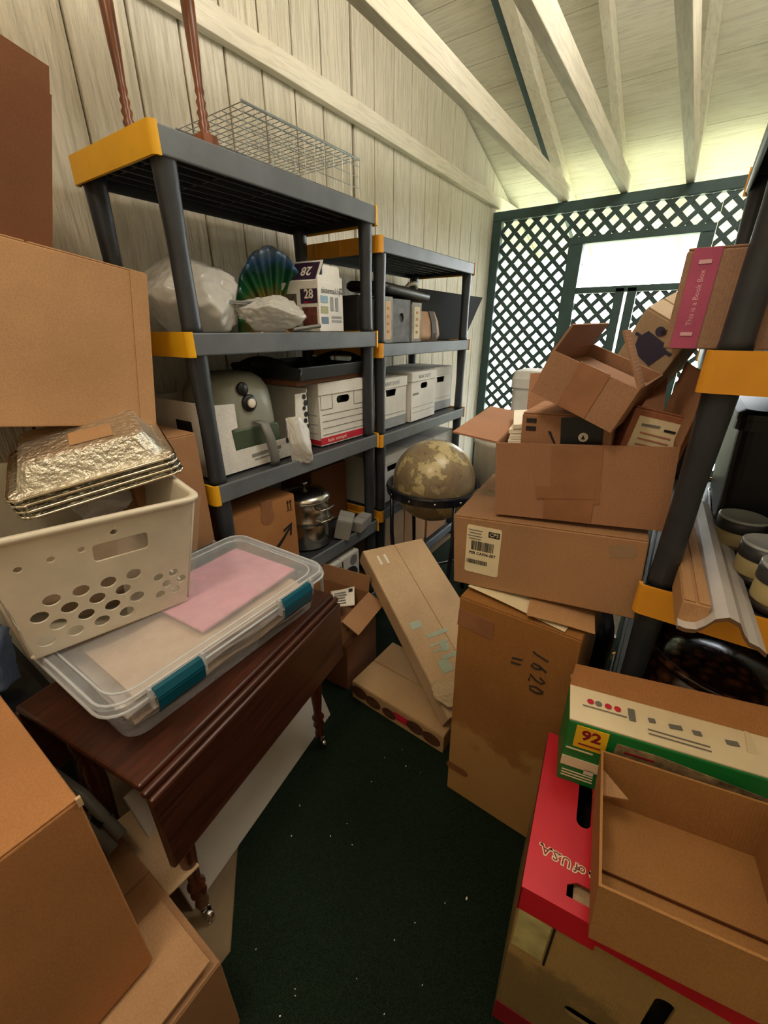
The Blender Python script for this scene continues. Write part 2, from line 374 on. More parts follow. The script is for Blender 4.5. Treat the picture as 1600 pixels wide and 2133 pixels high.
# lattice partition: posts, rails, and every lath
lt = struct('wall_back', MB().box(XW + .005, XR - .005, YL - .03, YL + .05, 2.275, 2.345), M_GREEN, 'dark green lattice partition with a bright opening at the back', bevel=.004)
def lpost(x0, x1, z0, z1, name='post', d=.03): obj(name, MB().box(x0, x1, YL - d, YL + d + .01, z0, z1), M_GREEN, lt, bevel=.003)
lpost(XW + .005, -1.60, 0, 2.273); lpost(-1.01, -.90, 0, 2.043); lpost(-.60, -.535, 0, 1.72); lpost(-.515, -.45, 0, 1.72); lpost(-.13, -.045, 0, 2.043); lpost(.53, .60, 0, 2.273)
lpost(-1.01, -.045, 2.045, 2.095, 'rail'); lpost(-.898, -.132, 1.69, 1.735, 'rail'); lpost(-1.598, -1.012, 0.0, .09, 'rail'); lpost(-.898, -.602, 0, .09, 'rail'); lpost(-.448, -.132, 0, .09, 'rail'); lpost(-.043, .528, 0, .09, 'rail')
def clip(polyg, x0, x1, z0, z1):
    for ax, s, lim in ((0, 1, x0), (0, -1, x1), (1, 1, z0), (1, -1, z1)):
        out = []
        for i in range(len(polyg)):
            p, q = polyg[i - 1], polyg[i]; dp, dq = s * (p[ax] - lim), s * (q[ax] - lim)
            if dp * dq < 0:
                t = dp / (dp - dq); out.append((p[0] + (q[0] - p[0]) * t, p[1] + (q[1] - p[1]) * t))
            if dq >= 0: out.append(q)
        polyg = out
        if len(polyg) < 3: return None
    return polyg
PER, WID = .119, .032 * 1.414 / 2
def lattice(x0, x1, z0, z1):
    for d, yy in ((1, YL - .008), (-1, YL + .002)):
        k0 = int(math.floor((x0 - (z1 if d > 0 else -z0)) / PER)) - 2; k1 = int(math.ceil((x1 - (z0 if d > 0 else -z1)) / PER)) + 2
        for k in range(k0, k1 + 1):
            c = k * PER + (.02 if d > 0 else -.01)
            pts = [(c + d * (z0 - 1) - WID, z0 - 1), (c + d * (z0 - 1) + WID, z0 - 1), (c + d * (z1 + 1) + WID, z1 + 1), (c + d * (z1 + 1) - WID, z1 + 1)]
            pg = clip(pts, x0, x1, z0, z1)
            if not pg: continue
            A = sum(pg[i - 1][0] * pg[i][1] - pg[i][0] * pg[i - 1][1] for i in range(len(pg))) / 2
            if abs(A) < 2e-4: continue
            if A < 0: pg = pg[::-1]
            obj('lath', MB().prism(pg, .008, frame((1, 0, 0), (0, 0, 1), (0, yy + .008, 0))), M_GREEN, lt)
lattice(-1.598, -1.012, .092, 2.273); lattice(-1.010, -.045, 2.097, 2.273); lattice(-.898, -.602, .092, 1.688); lattice(-.448, -.132, .092, 1.688); lattice(-.043, .528, .092, 2.273)

# ------------------------------------------------------------------ shelving racks
def rack(label, x0, x1, y0, y1, levels, capm, lip=.062, seamed=False):
    t = thing('plastic_shelf_rack', label, 'shelf', ((x0 + x1) / 2, (y0 + y1) / 2, 0), group='black plastic racks with yellow end caps')
    sx, sy = x1 - x0, y1 - y0
    for i, z in enumerate(levels):
        b = MB(); wx, wy = sx / 2, sy / 2 - .004
        b.box(-wx + .012, wx - .012, -wy, wy, z - .014, z - .006)                        # deck
        for k in range(7): xx = -wx + .05 + k * (sx - .1) / 6; b.box(xx - .004, xx + .004, -wy + .01, wy - .01, z - .04, z - .014)
        for k in range(5): yy = -wy + .08 + k * (2 * wy - .16) / 4; b.box(-wx + .014, wx - .014, yy - .004, yy + .004, z - .034, z - .0145)
        sh = obj('shelf', b, M_BLACK, t)
        for s in (-1, 1):
            obj('front_lip' if s > 0 else 'back_lip', MB().box(*sorted((s * wx, s * (wx - .012))), -wy + .002, wy - .002, z - lip, z), M_DECK if s > 0 else M_BLACK, sh, bevel=.004)
            nn = 6
            hw = sx / 2 + .004; r = .016; Y = s * (sy / 2 + .004)
            path = [(-hw, Y - s * .020)] + [(-hw + r - r * math.cos(rad(90 * k / nn)), Y - s * (r - r * math.sin(rad(90 * k / nn)))) for k in range(nn + 1)] + [(hw - r + r * math.sin(rad(90 * k / nn)), Y - s * (r - r * math.cos(rad(90 * k / nn)))) for k in range(nn + 1)] + [(hw, Y - s * .020)]
            inn = [(max(-hw + .008, min(hw - .008, px)), py - s * .008 if abs(px) < hw - .004 else py) for px, py in path]
            pg = path + inn[::-1]
            ar = sum(pg[q - 1][0] * pg[q][1] - pg[q][0] * pg[q - 1][1] for q in range(len(pg)))
            if ar < 0: pg = pg[::-1]
            obj('end_cap', MB().prism(pg, lip + .006, Matrix.Translation((0, 0, z - lip - .003))), capm, sh)
            if seamed:
                for q in (-.33, .0, .33): obj('cap_rib', MB().box(q * sx - .003, q * sx + .003, *sorted((Y, Y + s * .003)), z - lip, z), M_ORA, sh)
            # inner end wall, black
            obj('end_rim', MB().box(-wx + .012, wx - .012, *sorted((s * (sy / 2 - .006), s * (sy / 2 - .02))), z - lip + .004, z - .002), M_BLACK, sh)
    for sxx in (-1, 1):
        for syy in (-1, 1):
            px, py = sxx * (sx / 2 - .034), syy * (sy / 2 - .04)
            for i, z in enumerate(levels):
                zb = levels[i + 1] - .003 if i + 1 < len(levels) else .007
                top = z - lip + .03
                if top - zb < .01: continue
                obj('post', MB().loft([[(px + q[0], py + q[1], zz) for q in rrect(2 * r, 2 * r * 1.15, r * .95, 0, 3)] for r, zz in ((.026, zb), (.024, zb + .02), (.0225, (zb + top) / 2), (.027, top - .03), (.031, top))]), M_BLACK, t, smooth=True)
    return t
rack('black rack with bright yellow caps in front of the left wall, near the clear bin', -1.60, -1.165, .725, 1.648, [1.87, 1.41, .95, .49, .05], M_YEL)
rack('second black rack along the left wall, holding the white file boxes near the lattice', -1.60, -1.165, 1.668, 2.66, [1.775, 1.358, .935, .52, .10], M_ORA, .057, True)
rack('black rack with amber caps at the right edge, holding jars and moulding', .027, .462, .915, 1.85, [1.845, 1.385, .925, .465, .04], M_ORA)

# ------------------------------------------------------------------ left rack, top shelf
t = thing('upturned_table', 'small upturned wooden table, turned legs pointing up, on the tallest rack', 'table', (-1.40, .98, 1.872))
obj('table_top', MB().lathe([(.17, 0), (.185, .006), (.185, .016), (.17, .022)], 32), M_WOODL, t, smooth=True)
def spindle(x, y, h):
    p = [(.030, .075), (.030, .08), (.018, .09), (.026, .105), (.017, .115), (.024, .13), (.016, .14), (.022, .155), (.014, .165), (.020, .178), (.017, .19), (.024, .27), (.028, .36), (.022, .44), (.016, .47), (.026, .485), (.015, .50), (.022, .52), (.013, .56), (.02, .64), (.008, .66)]
    return MB().lathe([(r * .66, z * h / .66) for r, z in p], 14, Matrix.Translation((x, y, 0)))
for x, y in ((.055, .03), (-.12, -.10)):
    obj('leg', spindle(x, y, .66), M_WOODL, t, smooth=True)
    obj('leg_block', MB().loft([[(x + q[0], y + q[1], z) for q in rrect(wd, wd, .004, 0, 2)] for wd, z in ((.115, .022), (.09, .036), (.056, .05), (.05, .078))]), M_WOODL, t)
t = thing('wire_cage', 'galvanised wire mesh cage lying on the top shelf behind the upturned table', 'cage', (-1.40, 1.345, 1.872))
def wires(name, w0, w1, ny, nx, z):
    b = MB()
    for i in range(nx + 1): x = -w0 / 2 + w0 * i / nx; b.tube([(x, -w1 / 2, z), (x, w1 / 2, z)], .0014, 5)
    for i in range(ny + 1): y = -w1 / 2 + w1 * i / ny; b.tube([(-w0 / 2, y, z + .0024), (w0 / 2, y, z + .0024)], .0014, 5)
    return obj(name, b, M_WIRE, t)
wires('bottom_mesh', .33, .55, 22, 7, .003); wires('top_mesh', .33, .55, 22, 7, .15)
for s in (-1, 1):
    b = MB()
    for k in range(4): b.tube([(s * .165, -.275, .025 + .035 * k), (s * .165, .275, .025 + .035 * k)], .0014, 5)
    for k in range(12): yy = -.275 + .05 * k; b.tube([(s * .165, yy, .003), (s * .165, yy, .15)], .0014, 5)
    obj('side_mesh', b, M_WIRE, t)
    obj('rim_wire', MB().tube([(s * .166, -.28, .153), (s * .166, .28, .153)], .004, 6), M_WIRE, t)

# ------------------------------------------------------------------ left rack, second shelf
tag(blob('plastic_bag', None, M_BAG, (.36, .40, .235), 1, amp=.24, sc=1.6), 'big bulging white plastic bag on the second shelf beside the post', 'bag').location = (-1.38, .905, 1.411)
tag(blob('plastic_bag', None, M_BAG, (.22, .40, .15), 5, amp=.36, sc=1.6), 'flattened white plastic bag slumped in front of the shell dish', 'bag').location = (-1.272, 1.125, 1.411)
t = thing('metal_tongs', 'grey metal kitchen tongs poking out between the two white bags', 'tongs', (-1.275, 1.02, 1.50), (0, 0, 8))
for s in (-1, 1): obj('arm', MB().loft([[(q[0], y_, q[1] + s * (.003 + max(0, y_) * .06)) for q in rrect(.022, .006, .002, 0, 2)] for y_ in (-.06, .0, .08, .13)]), M_GREYP, t)
obj('hinge', MB().box(-.011, .011, -.075, -.058, -.006, .006), M_GREYP, t)
tag(obj('metal_rod', MB().tube([(-1.235, 1.20, 1.418), (-1.19, 1.30, 1.432)], .007, 8), M_GREYP), 'short grey metal rod at the edge of the second shelf', 'rod')
# iridescent shell dish
m, N, L, B = newmat('iridescent shell glaze')
tc = N.new('ShaderNodeTexCoord'); vl = N.new('ShaderNodeVectorMath'); vl.operation = 'LENGTH'; L.new(tc.outputs['Object'], vl.inputs[0])
nn = noise_node(N, L, 18, 4); ma = N.new('ShaderNodeMath'); ma.operation = 'MULTIPLY_ADD'; L.new(nn.outputs[0], ma.inputs[0]); ma.inputs[1].default_value = .09; L.new(vl.outputs['Value'], ma.inputs[2])
L.new(ramp(N, L, ma.outputs[0], [(.12, rgb(150, 108, 48)), (.17, rgb(112, 104, 46)), (.205, rgb(28, 104, 54)), (.25, rgb(24, 92, 74)), (.28, rgb(70, 118, 174)), (.33, rgb(160, 188, 222))]).outputs[0], B.inputs['Base Color'])
B.inputs['Roughness'].default_value = .18; B.inputs['Metallic'].default_value = .35; B.inputs['Coat Weight'].default_value = .6
t = thing('shell_dish', 'iridescent blue and green shell-shaped dish leaning on the carton', 'dish', (-1.40, 1.265, 1.425), (0, -78, 140))
def shellfn(u, v):
    a = rad(-112 + 224 * u); rr = v * (.26 + .016 * abs(math.sin(u * math.pi * 9))) * (1 - .1 * abs(math.sin(a * .5)))
    h = .075 * (v ** 2) + .010 * v * math.cos(u * math.pi * 18)
    return Vector((math.cos(a) * rr - .0, math.sin(a) * rr * .56, h))
obj('shell_bowl', MB().grid(lambda u, v: shellfn(u, .04 + .96 * v), 108, 14), m, t, smooth=True, solid=.005)
# the 28-piece carton
M_PURP = plain('dark purple print', rgb(52, 34, 58), .5)
t = thing('container_carton', 'white retail carton marked 28 with an open hanging tab, on the second shelf', 'box', (-1.315, 1.388, 1.411), (0, 0, 6))
S = (.20, .165, .175); obj('body', MB().box(-.10, .10, -.0825, .0825, 0, .175), K_WHITE, t, bevel=.002)
F = face(S, 'r'); G = face(S, 'f')
tab = [(.0, .175), (.165, .175), (.165, .195), (.15, .197), (.147, .205), (.147, .225), (.138, .232), (.045, .232), (.036, .225), (.036, .205), (.033, .197), (.0, .195)]
poly(t, F, tab, K_WHITE, 'hanging_tab', .002, -.003)
text(t, F, 'sistema', .030, .062, .145, M_INK); text(t, F, 'klip', .030, .13, .145, M_GREYP)
decal(t, F, .152, .148, .018, .022, M_PURP); text(t, F, '28', .017, .152, .148, M_PAPER)
cols = [plain('aqua print', rgb(120, 160, 180), .5), plain('olive print', rgb(150, 150, 90), .5), plain('blue print', rgb(70, 90, 110), .5), M_GREYP]
for i in range(3): decal(t, F, .035, .115 - i * .037, .045, .024, cols[i])
for k in range(2): poly(t, F, [(.085 + k * .034 + p[0], .10 + p[1]) for p in rrect(.02, .05, .006)], cols[3]); decal(t, F, .085 + k * .034, .085, .018, .010, cols[2])
for i in range(2): decal(t, F, .115, .053 - i * .014, .07, .007, M_GREYP)
decal(t, G, .155, .125, .08, .05, M_PURP); text(t, G, '28', .044, .155, .131, M_PAPER, bold=.001); decal(t, G, .155, .104, .05, .006, M_RED)
decal(t, G, .05, .07, .09, .13, plain('food photo print', rgb(92, 84, 70), .5, var=.6, scale=60)); decal(t, G, .155, .05, .07, .075, plain('tomato photo print', rgb(110, 60, 50), .5, var=.6, scale=70))
fl2 = G @ Matrix.Translation((0, .175, 0)) @ Matrix.Rotation(rad(-32), 4, 'X')
obj('open_flap', MB().box(.06, .198, 0, .085, -.001, .001, fl2), K_WHITE, t); decal(t, fl2, .128, .042, .12, .07, M_PURP, off=.0012); text(t, fl2, '28', .05, .135, .042, M_PAPER, ang=180, off=.0032, bold=.001)

# ------------------------------------------------------------------ left rack, third shelf
M_FRY = plain('sage grey appliance', rgb(150, 152, 138), .38, var=.06); M_FRYD = plain('dark green appliance base', rgb(74, 88, 68), .4, var=.1)
S = (.335, .475, .25)
t = thing('appliance_carton', 'cut-open white appliance carton holding the air fryer on the third shelf', 'box', (-1.405, 1.012, .951))
b = MB(); b.box(-.1675, .1675, -.2375, .2375, 0, .004); b.box(-.1675, -.1635, -.2375, .2375, .004, .25); b.box(-.1675, .1675, -.2375, -.2335, .004, .25); b.box(-.1675, .1675, .2335, .2375, .004, .25)
obj('body', b, K_WHITE, t)
F = face(S, 'r'); me = plate_mesh([(0, .004), (.475, .004), (.475, .235), (.41, .235), (.40, .075), (.105, .075), (.098, .15), (.125, .155), (.125, .235), (0, .245)], [], .004); me.transform(F @ Matrix.Translation((0, 0, -.002)))
obj('front_panel', me, K_WHITE, t)
for i, (u, v, r) in enumerate([(.455, .22, .010), (.462, .195, .012), (.452, .175, .009), (.46, .15, .011), (.455, .125, .010), (.463, .10, .009), (.455, .08, .010), (.46, .05, .009), (.02, .06, .011), (.035, .045, .010), (.018, .035, .009), (.04, .075, .008), (.015, .20, .010), (.03, .18, .009), (.018, .16, .010), (.03, .22, .009)]): poly(t, F, circle(u, v, r, 12), M_DARK, 'berry_print')
decal(t, F, .37, .065, .06, .02, M_INK); decal(t, F, .24, .045, .14, .012, K_GREY, ang=2); decal(t, F, .24, .028, .12, .004, K_GREY, ang=2); decal(t, face(S, 'f'), .22, .17, .09, .035, M_INK); decal(t, face(S, 'f'), .22, .10, .10, .008, M_GREYP)
t = thing('air_fryer', 'rounded sage-grey air fryer with dial and drawer handle inside the white carton', 'air fryer', (-1.39, .985, .957))
obj('body', MB().loft([[(q[0], q[1], z) for q in rrect(w_, d_, r_, 0, 5)] for w_, d_, r_, z in ((.25, .27, .06, .10), (.265, .285, .08, .14), (.27, .29, .10, .20), (.265, .285, .11, .26), (.235, .255, .11, .295), (.18, .20, .09, .315), (.10, .12, .05, .322))]), M_FRY, t, smooth=True)
obj('base', MB().loft([[(q[0], q[1], z) for q in rrect(w_, d_, .06, 0, 5)] for w_, d_, z in ((.23, .25, 0), (.255, .275, .03), (.262, .282, .099))]), M_FRYD, t, smooth=True)
D = frame((0, 1, 0), (0, 0, 1), (.130, 0, 0)); DR = lambda u, v, prof: MB().lathe(prof, 24, D @ Matrix.Translation((u, v, 0)))
obj('button', DR(-.03, .272, [(.023, 0), (.023, .006), (.02, .010)]), M_DARK, t, smooth=True)
dl = obj('dial', DR(-.012, .222, [(.030, 0), (.030, .012), (.026, .016)]), M_DARK, t, smooth=True); obj('dial_cap', DR(-.012, .222, [(.016, .0165), (.016, .024), (.012, .026)]), M_PAPER, dl, smooth=True)
obj('drawer', MB().loft([[(.118 + q[2], q[0], .07 + q[1]) for q in rrect(a_, b_, .02, c_, 4)] for a_, b_, c_ in ((.235, .13, 0), (.235, .13, .016), (.225, .12, .020))]), M_FRYD, t)
obj('handle', MB().loft([[(x_ + q[0], .015 + y_ + q[1], z) for q in rrect(.024, .038, .011, 0, 3)] for x_, y_, z in ((.145, -.005, .155), (.172, 0, .15), (.186, .01, .09), (.188, .02, .01), (.18, .024, -.01))]), M_GREYP, t, smooth=True)
bag = tag(blob('plastic_bag', None, M_BAG, (.085, .19, .31), 3, amp=.34, sc=1.7, flat=False), 'crumpled white shopping bag hanging down beside the red file box', 'bag'); bag.location = (-1.165, 1.15, .925); bag.rotation_euler = (rad(12), rad(-6), 0)

M_GBAND = plain('grey band print', rgb(158, 164, 166), .6)
def file_box(label, loc, rotz, top=.255, accent=None, lidtext=None, lidm=K_WHITE, size=(.33, .298), lines=4, group='white file boxes with lids', hole='slot', lettering='', name='file_box', band=False, mb=K_WHITE):
    """banker's box: body, printed lines, hand hole, lid; the end with the hand hole faces +x"""
    t = thing(name, label, 'box', loc, (0, 0, rotz), group); sx, sy = size; S3 = (sx, sy, top)
    b = MB(); th = .004
    b.box(-sx / 2, -sx / 2 + th, -sy / 2, sy / 2, 0, top); b.box(-sx / 2 + th, sx / 2 - th, -sy / 2, -sy / 2 + th, 0, top); b.box(-sx / 2 + th, sx / 2 - th, sy / 2 - th, sy / 2, 0, top); b.box(-sx / 2 + th, sx / 2 - th, -sy / 2 + th, sy / 2 - th, 0, th)
    obj('body', b, mb, t)
    F = face(S3, 'r'); hv = top * .72
    hl = slot(sy / 2, hv, .085, .032) if hole == 'slot' else [(sy / 2 - .042, hv - .016), (sy / 2 + .042, hv - .016), (sy / 2 + .05, hv + .018), (sy / 2 - .05, hv + .018)]
    me = plate_mesh([(0, 0), (sy, 0), (sy, top), (0, top)], [hl], th); me.transform(F @ Matrix.Translation((0, 0, -th / 2))); obj('end_panel', me, mb, t)
    obj('inner_dark_files', MB().box(-sx / 2 + .02, sx / 2 - .03, -sy / 2 + .02, sy / 2 - .02, th, top * .8), M_DARK, t)
    am = M_GREYP
    for i in range(lines): decal(t, F, sy / 2, top * (.18 + .11 * i), sy * .9, .0022, am)
    if accent:
        decal(t, F, sy / 2, .020, sy, .030, accent, 'red_band'); decal(t, face(S3, 'f'), sx / 2, .014, sx, .022, accent, 'red_band')
        text(t, F, 'basic strength', .022, sy * .34, .020, M_PAPER)
        for i in range(3): decal(t, face(S3, 'f'), sx / 2, top * (.2 + .15 * i), sx * .9, .0022, am)
        for s in (-1, 1):
            for dv in (-.032, .032): decal(t, F, sy / 2 + s * .105, hv + dv, .07, .002, am)
            for du in (-.035, .035): decal(t, F, sy / 2 + s * .105 + du, hv, .002, .064, am)
    if lettering: decal(t, F, sy * .16, top * .57, sy * .22, .012, K_GREY)
    if band: decal(t, F, sy / 2, .028, sy, .052, M_GBAND, 'grey_band')
    lw = .045
    lm = MB(); e = .004; X, Yh = sx / 2 + e, sy / 2 + e
    lm.box(-X, X, -Yh, Yh, top + .0005, top + .0045); lm.box(X - .003, X, -Yh, Yh, top - lw, top + .0005); lm.box(-X, -X + .003, -Yh, Yh, top - lw, top + .0005); lm.box(-X + .003, X - .003, -Yh, -Yh + .003, top - lw, top + .0005); lm.box(-X + .003, X - .003, Yh - .003, Yh, top - lw, top + .0005)
    ld = obj('lid', lm, lidm, t, bevel=.0015)
    if lidtext: text(ld, face((2 * X, 2 * Yh, top), 'r'), lidtext, .026, sy / 2, top - lw / 2, M_GREYP)
    return t
file_box('white file box with red stripes and BASIC STRENGTH print under the black tray', (-1.385, 1.463, .951), -3, .26, accent=M_RED, lines=4)
carton('flattened_carton', 'flat brown carton lying under the black serving tray', (-1.375, 1.385, 1.2175), (.30, .44, .024), (0, 0, 3), K_DARK, tape=False)
t = thing('serving_tray', 'black wooden serving tray with cut-out handles on top of the red-striped file box', 'tray', (-1.375, 1.40, 1.2425), (0, 1, 4))
b = MB(); b.box(-.16, .16, -.235, .235, 0, .008)
obj('tray_floor', b, M_DARK, t)
for s in (-1, 1):
    obj('side_wall', MB().prism([(-.245, 0), (.245, 0), (.262, .05), (-.262, .05)], .009, frame((0, 1, 0), (s * .24, 0, 1), (s * .163, 0, .001))), M_DARK, t, bevel=.002)
    n_ = 24; outl = [(-.172, 0), (.172, 0), (.19, .045)] + [(.19 - .38 * k / n_, .045 + .038 * max(0, math.sin(math.pi * min(1, max(0, (k / n_ - .12) / .76)))) ** .7) for k in range(1, n_)] + [(-.19, .045)]
    me = plate_mesh(outl, [slot(0, .05, .13, .026)], .01); me.transform(frame((1, 0, 0), (0, s * .24, 1), (0, s * .243, .001))); obj('handle_wall', me, M_DARK, t)
tag(obj('glossy_sheet', MB().box(-.13, .13, -.19, .19, 0, .006), plain('glossy brown print', rgb(104, 92, 76), .15, var=.4)), 'glossy brown sheet lying in the black tray', 'sheet').location = (-1.375, 1.40, 1.2535)
bpy.data.objects['glossy_sheet'].rotation_euler = (0, rad(1), rad(4))

# ------------------------------------------------------------------ left rack, fourth and bottom shelves
t = carton('shipping_carton', 'brown shipping carton with a black curved arrow beside the stock pot', (-1.355, .945, .491), (.30, .31, .315), (0, 0, -2), K_LEAF, seam='y', tape=False); S = (.30, .31, .315); F = face(S, 'r')
arc = [(.10 + .17 * k / 14, .075 + .10 * (k / 14) ** 1.7) for k in range(15)]
obj('arrow_print', MB().prism([(x, y - .006 - .004 * math.sin(i / 14 * math.pi)) for i, (x, y) in enumerate(arc)] + [(x, y + .006 + .004 * math.sin(i / 14 * math.pi)) for i, (x, y) in reversed(list(enumerate(arc)))], .0012, F @ Matrix.Translation((0, 0, .0006))), M_INK, t)
for pts in ([(.235, .178), (.285, .196), (.280, .186), (.24, .168)], [(.285, .196), (.276, .140), (.268, .142), (.274, .186)]): poly(t, F, pts, M_INK, 'arrow_print')
poly(t, F, circle(.17, .262, .032, 18), M_TAPE, 'round_mark'); decal(t, F, .17, .305, .05, .05, M_TAPE, 'tape', off=.0012)
for k in range(2): decal(t, F, .272 + k * .014, .272, .004, .03, M_INK); poly(t, F, [(.265 + k * .014, .285), (.279 + k * .014, .285), (.272 + k * .014, .297)], M_INK)
decal(t, F, .278, .252, .03, .003, M_INK)
t = thing('stock_pot', 'stainless steel stock pot with domed lid on the fourth shelf', 'pot', (-1.30, 1.25, .491), (0, 0, 0)); t.scale = (1.12, 1.12, 1.1)
obj('pot_body', MB().lathe([(.088, 0), (.094, .006), (.095, .10), (.0955, .118), (.099, .12), (.099, .126), (.0955, .13), (.096, .20), (.102, .205), (.102, .21)], 40), M_STEEL, t, smooth=True)
ld = obj('lid', MB().lathe([(.103, .211), (.104, .216), (.085, .232), (.05, .243), (.015, .247)], 40), M_STEEL, t, smooth=True); obj('knob', MB().lathe([(.006, .247), (.006, .26), (.014, .266), (.014, .272), (.008, .276)], 16), M_STEEL, ld, smooth=True)
for z in (.185, .135): obj('handle', MB().tube([(.09, -.035, z), (.122, -.035, z), (.128, 0, z), (.122, .035, z), (.09, .035, z)], .0035, 8), M_STEEL, t, smooth=True)
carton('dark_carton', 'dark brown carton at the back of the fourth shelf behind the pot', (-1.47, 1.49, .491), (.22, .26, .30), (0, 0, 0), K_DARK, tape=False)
for i, (x, y, z, rz, s) in enumerate([(-1.21, 1.40, .491, 32, (.075, .12, .10)), (-1.185, 1.515, .491, 12, (.06, .13, .055))]):
    carton('crumpled_carton', ['crushed pale grey carton leaning beside the stock pot', 'small flat pale carton hanging over the fourth shelf edge'][i], (x, y, z), s, (0, 12 - 8 * i, rz), K_GREY, tape=False, group='small crushed grey cartons')
t = carton('printed_carton', 'white carton with black curly lettering low on the rack behind the open box', (-1.31, 1.32, .051), (.30, .28, .345), (0, 0, 0), K_GREYW, tape=False); F = face((.30, .28, .345), 'r')
text(t, F, 'lpcl', .085, .10, .30, M_INK); poly(t, F, circle(.235, .305, .028, 18), M_GREYP, 'round_mark'); poly(t, F, circle(.20, .225, .05, 20, 1.3), M_INK, 'round_mark')

# ------------------------------------------------------------------ second rack
t = carton('black_carton', 'black carton with faint lettering behind the 28 carton, on the second rack', (-1.44, 1.85, 1.359), (.24, .30, .205), (0, 0, 0), plain('black board', rgb(40, 40, 42), .6), tape=False)
text(t, face((.24, .30, .205), 'r'), 'dos', .06, .08, .09, M_GREYP)
def magfile(label, loc, size, rotz, m, lm, hole):
    t = thing('magazine_file', label, 'file holder', loc, (0, 0, rotz), 'worn paper magazine files'); sx, sy, sz = size; F = face(size, 'r')
    b = MB(); th = .003; b.box(-sx / 2, -sx / 2 + th, -sy / 2, sy / 2, 0, sz * .8); b.box(-sx / 2, sx / 2 - th, -sy / 2, -sy / 2 + th, 0, sz * .95); b.box(-sx / 2, sx / 2 - th, sy / 2 - th, sy / 2, 0, sz * .95); b.box(-sx / 2, sx / 2 - th, -sy / 2, sy / 2, 0, th); b.box(-sx / 2 + .01, sx / 2 - .012, -sy / 2 + .006, sy / 2 - .006, th, sz * .86)
    obj('body', b, m, t)
    me = plate_mesh([(0, 0), (sy, 0), (sy, sz), (0, sz)], [circle(sy / 2, sz * .58, .022, 18)] if hole else [], th); me.transform(F @ Matrix.Translation((0, 0, -th / 2))); obj('spine', me, m, t)
    if lm: obj('spine_label', MB().box(sy * .2, sy * .8, sz * .08, sz * .9, .0005, .0015, F), lm, t); [decal(t, F, sy / 2, sz * q, sy * .22, .012, K_TAN, off=.0018) for q in (.25, .42, .58, .75)]
M_GFILE = plain('worn grey paper', rgb(150, 150, 144), .7, var=.3, scale=20)
magfile('grey magazine file with tan spine label beside the rack post', (-1.33, 1.80, 1.359), (.23, .078, .20), 0, M_GFILE, plain('tan label', rgb(208, 176, 134), .7), False)
magfile('grey magazine file with a round finger hole', (-1.335, 1.935, 1.359), (.22, .165, .195), 0, plain('slate paper', rgb(106, 108, 110), .7, var=.3, scale=20), None, True)
magfile('cream magazine file beside the brown leather pouch', (-1.33, 2.075, 1.359), (.23, .085, .185), -3, M_GFILE, plain('cream label', rgb(214, 200, 168), .7), False)
t = thing('leather_pouch', 'tan leather pouch with a dark strap on the second rack', 'pouch', (-1.31, 2.235, 1.359), (0, 0, -4)); M_LEA = plain('tan leather', rgb(176, 140, 108), .6, var=.2)
obj('body', MB().loft([[(q[0], q[1], z) for q in rrect(w_, d_, .02, 0, 3)] for w_, d_, z in ((.17, .20, 0), (.19, .21, .03), (.17, .20, .10), (.13, .18, .15))]), M_LEA, t, smooth=True)
obj('strap', MB().loft([[(x_ + q[0], .03 + q[1], z) for q in rrect(.006, .05, .002, 0, 2)] for x_, z in ((.09, .01), (.099, .04), (.09, .10), (.07, .152), (.0, .156))]), plain('dark strap', rgb(66, 60, 58), .6), t)
t = thing('black_case', 'flat black leather case lying over the magazine files', 'case', (-1.34, 2.0, 1.572), (-3, 4, 0))
obj('body', MB().loft([[(q[0], q[1], z) for q in rrect(w_, d_, .03, 0, 4)] for w_, d_, z in ((.22, .42, 0), (.25, .44, .012), (.25, .44, .032), (.22, .42, .045))]), plain('black leather', rgb(40, 36, 34), .4, var=.25, bmp=.15), t, smooth=True)
obj('handle', MB().tube([(.0, .12, .04), (.03, .13, .075), (.04, .17, .085), (.03, .21, .075), (.0, .22, .04)], .011, 8), M_WPL, t, smooth=True)
t = thing('black_board', 'large black display board propped at the far end of the second rack', 'board', (-1.40, 2.50, 1.362), (0, 0, 0))
obj('panel', MB().prism([(-.30, 0), (.30, 0), (.40, .25), (-.36, .29)], .008, frame((.36, 1, 0), (.15, -.05, 1), (.03, .0, 0))), plain('navy black board', rgb(34, 38, 48), .55), t)
obj('easel_back', MB().box(-.10, -.09, -.1, .12, 0, .2), M_DARK, t)
file_box('white file box with HEAVY DUTY lid next to the rack posts, third shelf', (-1.395, 1.853, .936), 0, .25, lidtext='HEAVY DUTY', hole='trap', lines=2, band=True)
file_box('white file box with BASIC DUTY lid, middle of the three on the third shelf', (-1.385, 2.178, .936), 2, .262, lidtext='BASIC DUTY', lines=2, lettering='BANKERS')
file_box('white file box set back at the lattice end of the third shelf', (-1.425, 2.500, .936), -2, .262, lines=2, hole='trap', size=(.30, .29), band=True)
for i, y in enumerate((1.86, 2.17, 2.485)): file_box(['white file box on the fourth shelf just left of the globe', 'white file box on the fourth shelf directly behind the globe', 'white file box on the fourth shelf right of the globe top'][i], (-1.39, y, .521), 0, .265, lines=2, hole='trap', mb=K_GREYW, lidm=K_GREYW)
for i, y in enumerate((1.84, 2.10, 2.40)): carton('tan_carton', ['tan carton on the lowest shelf left of the globe legs', 'tan carton on the lowest shelf behind the globe legs', 'tan carton on the lowest shelf at the lattice end'][i], (-1.37, y, .101), (.34, .24 + .02 * i, .345), (0, 0, 0), (K_PALE, K_TAN, K_MID)[i], tape=False)

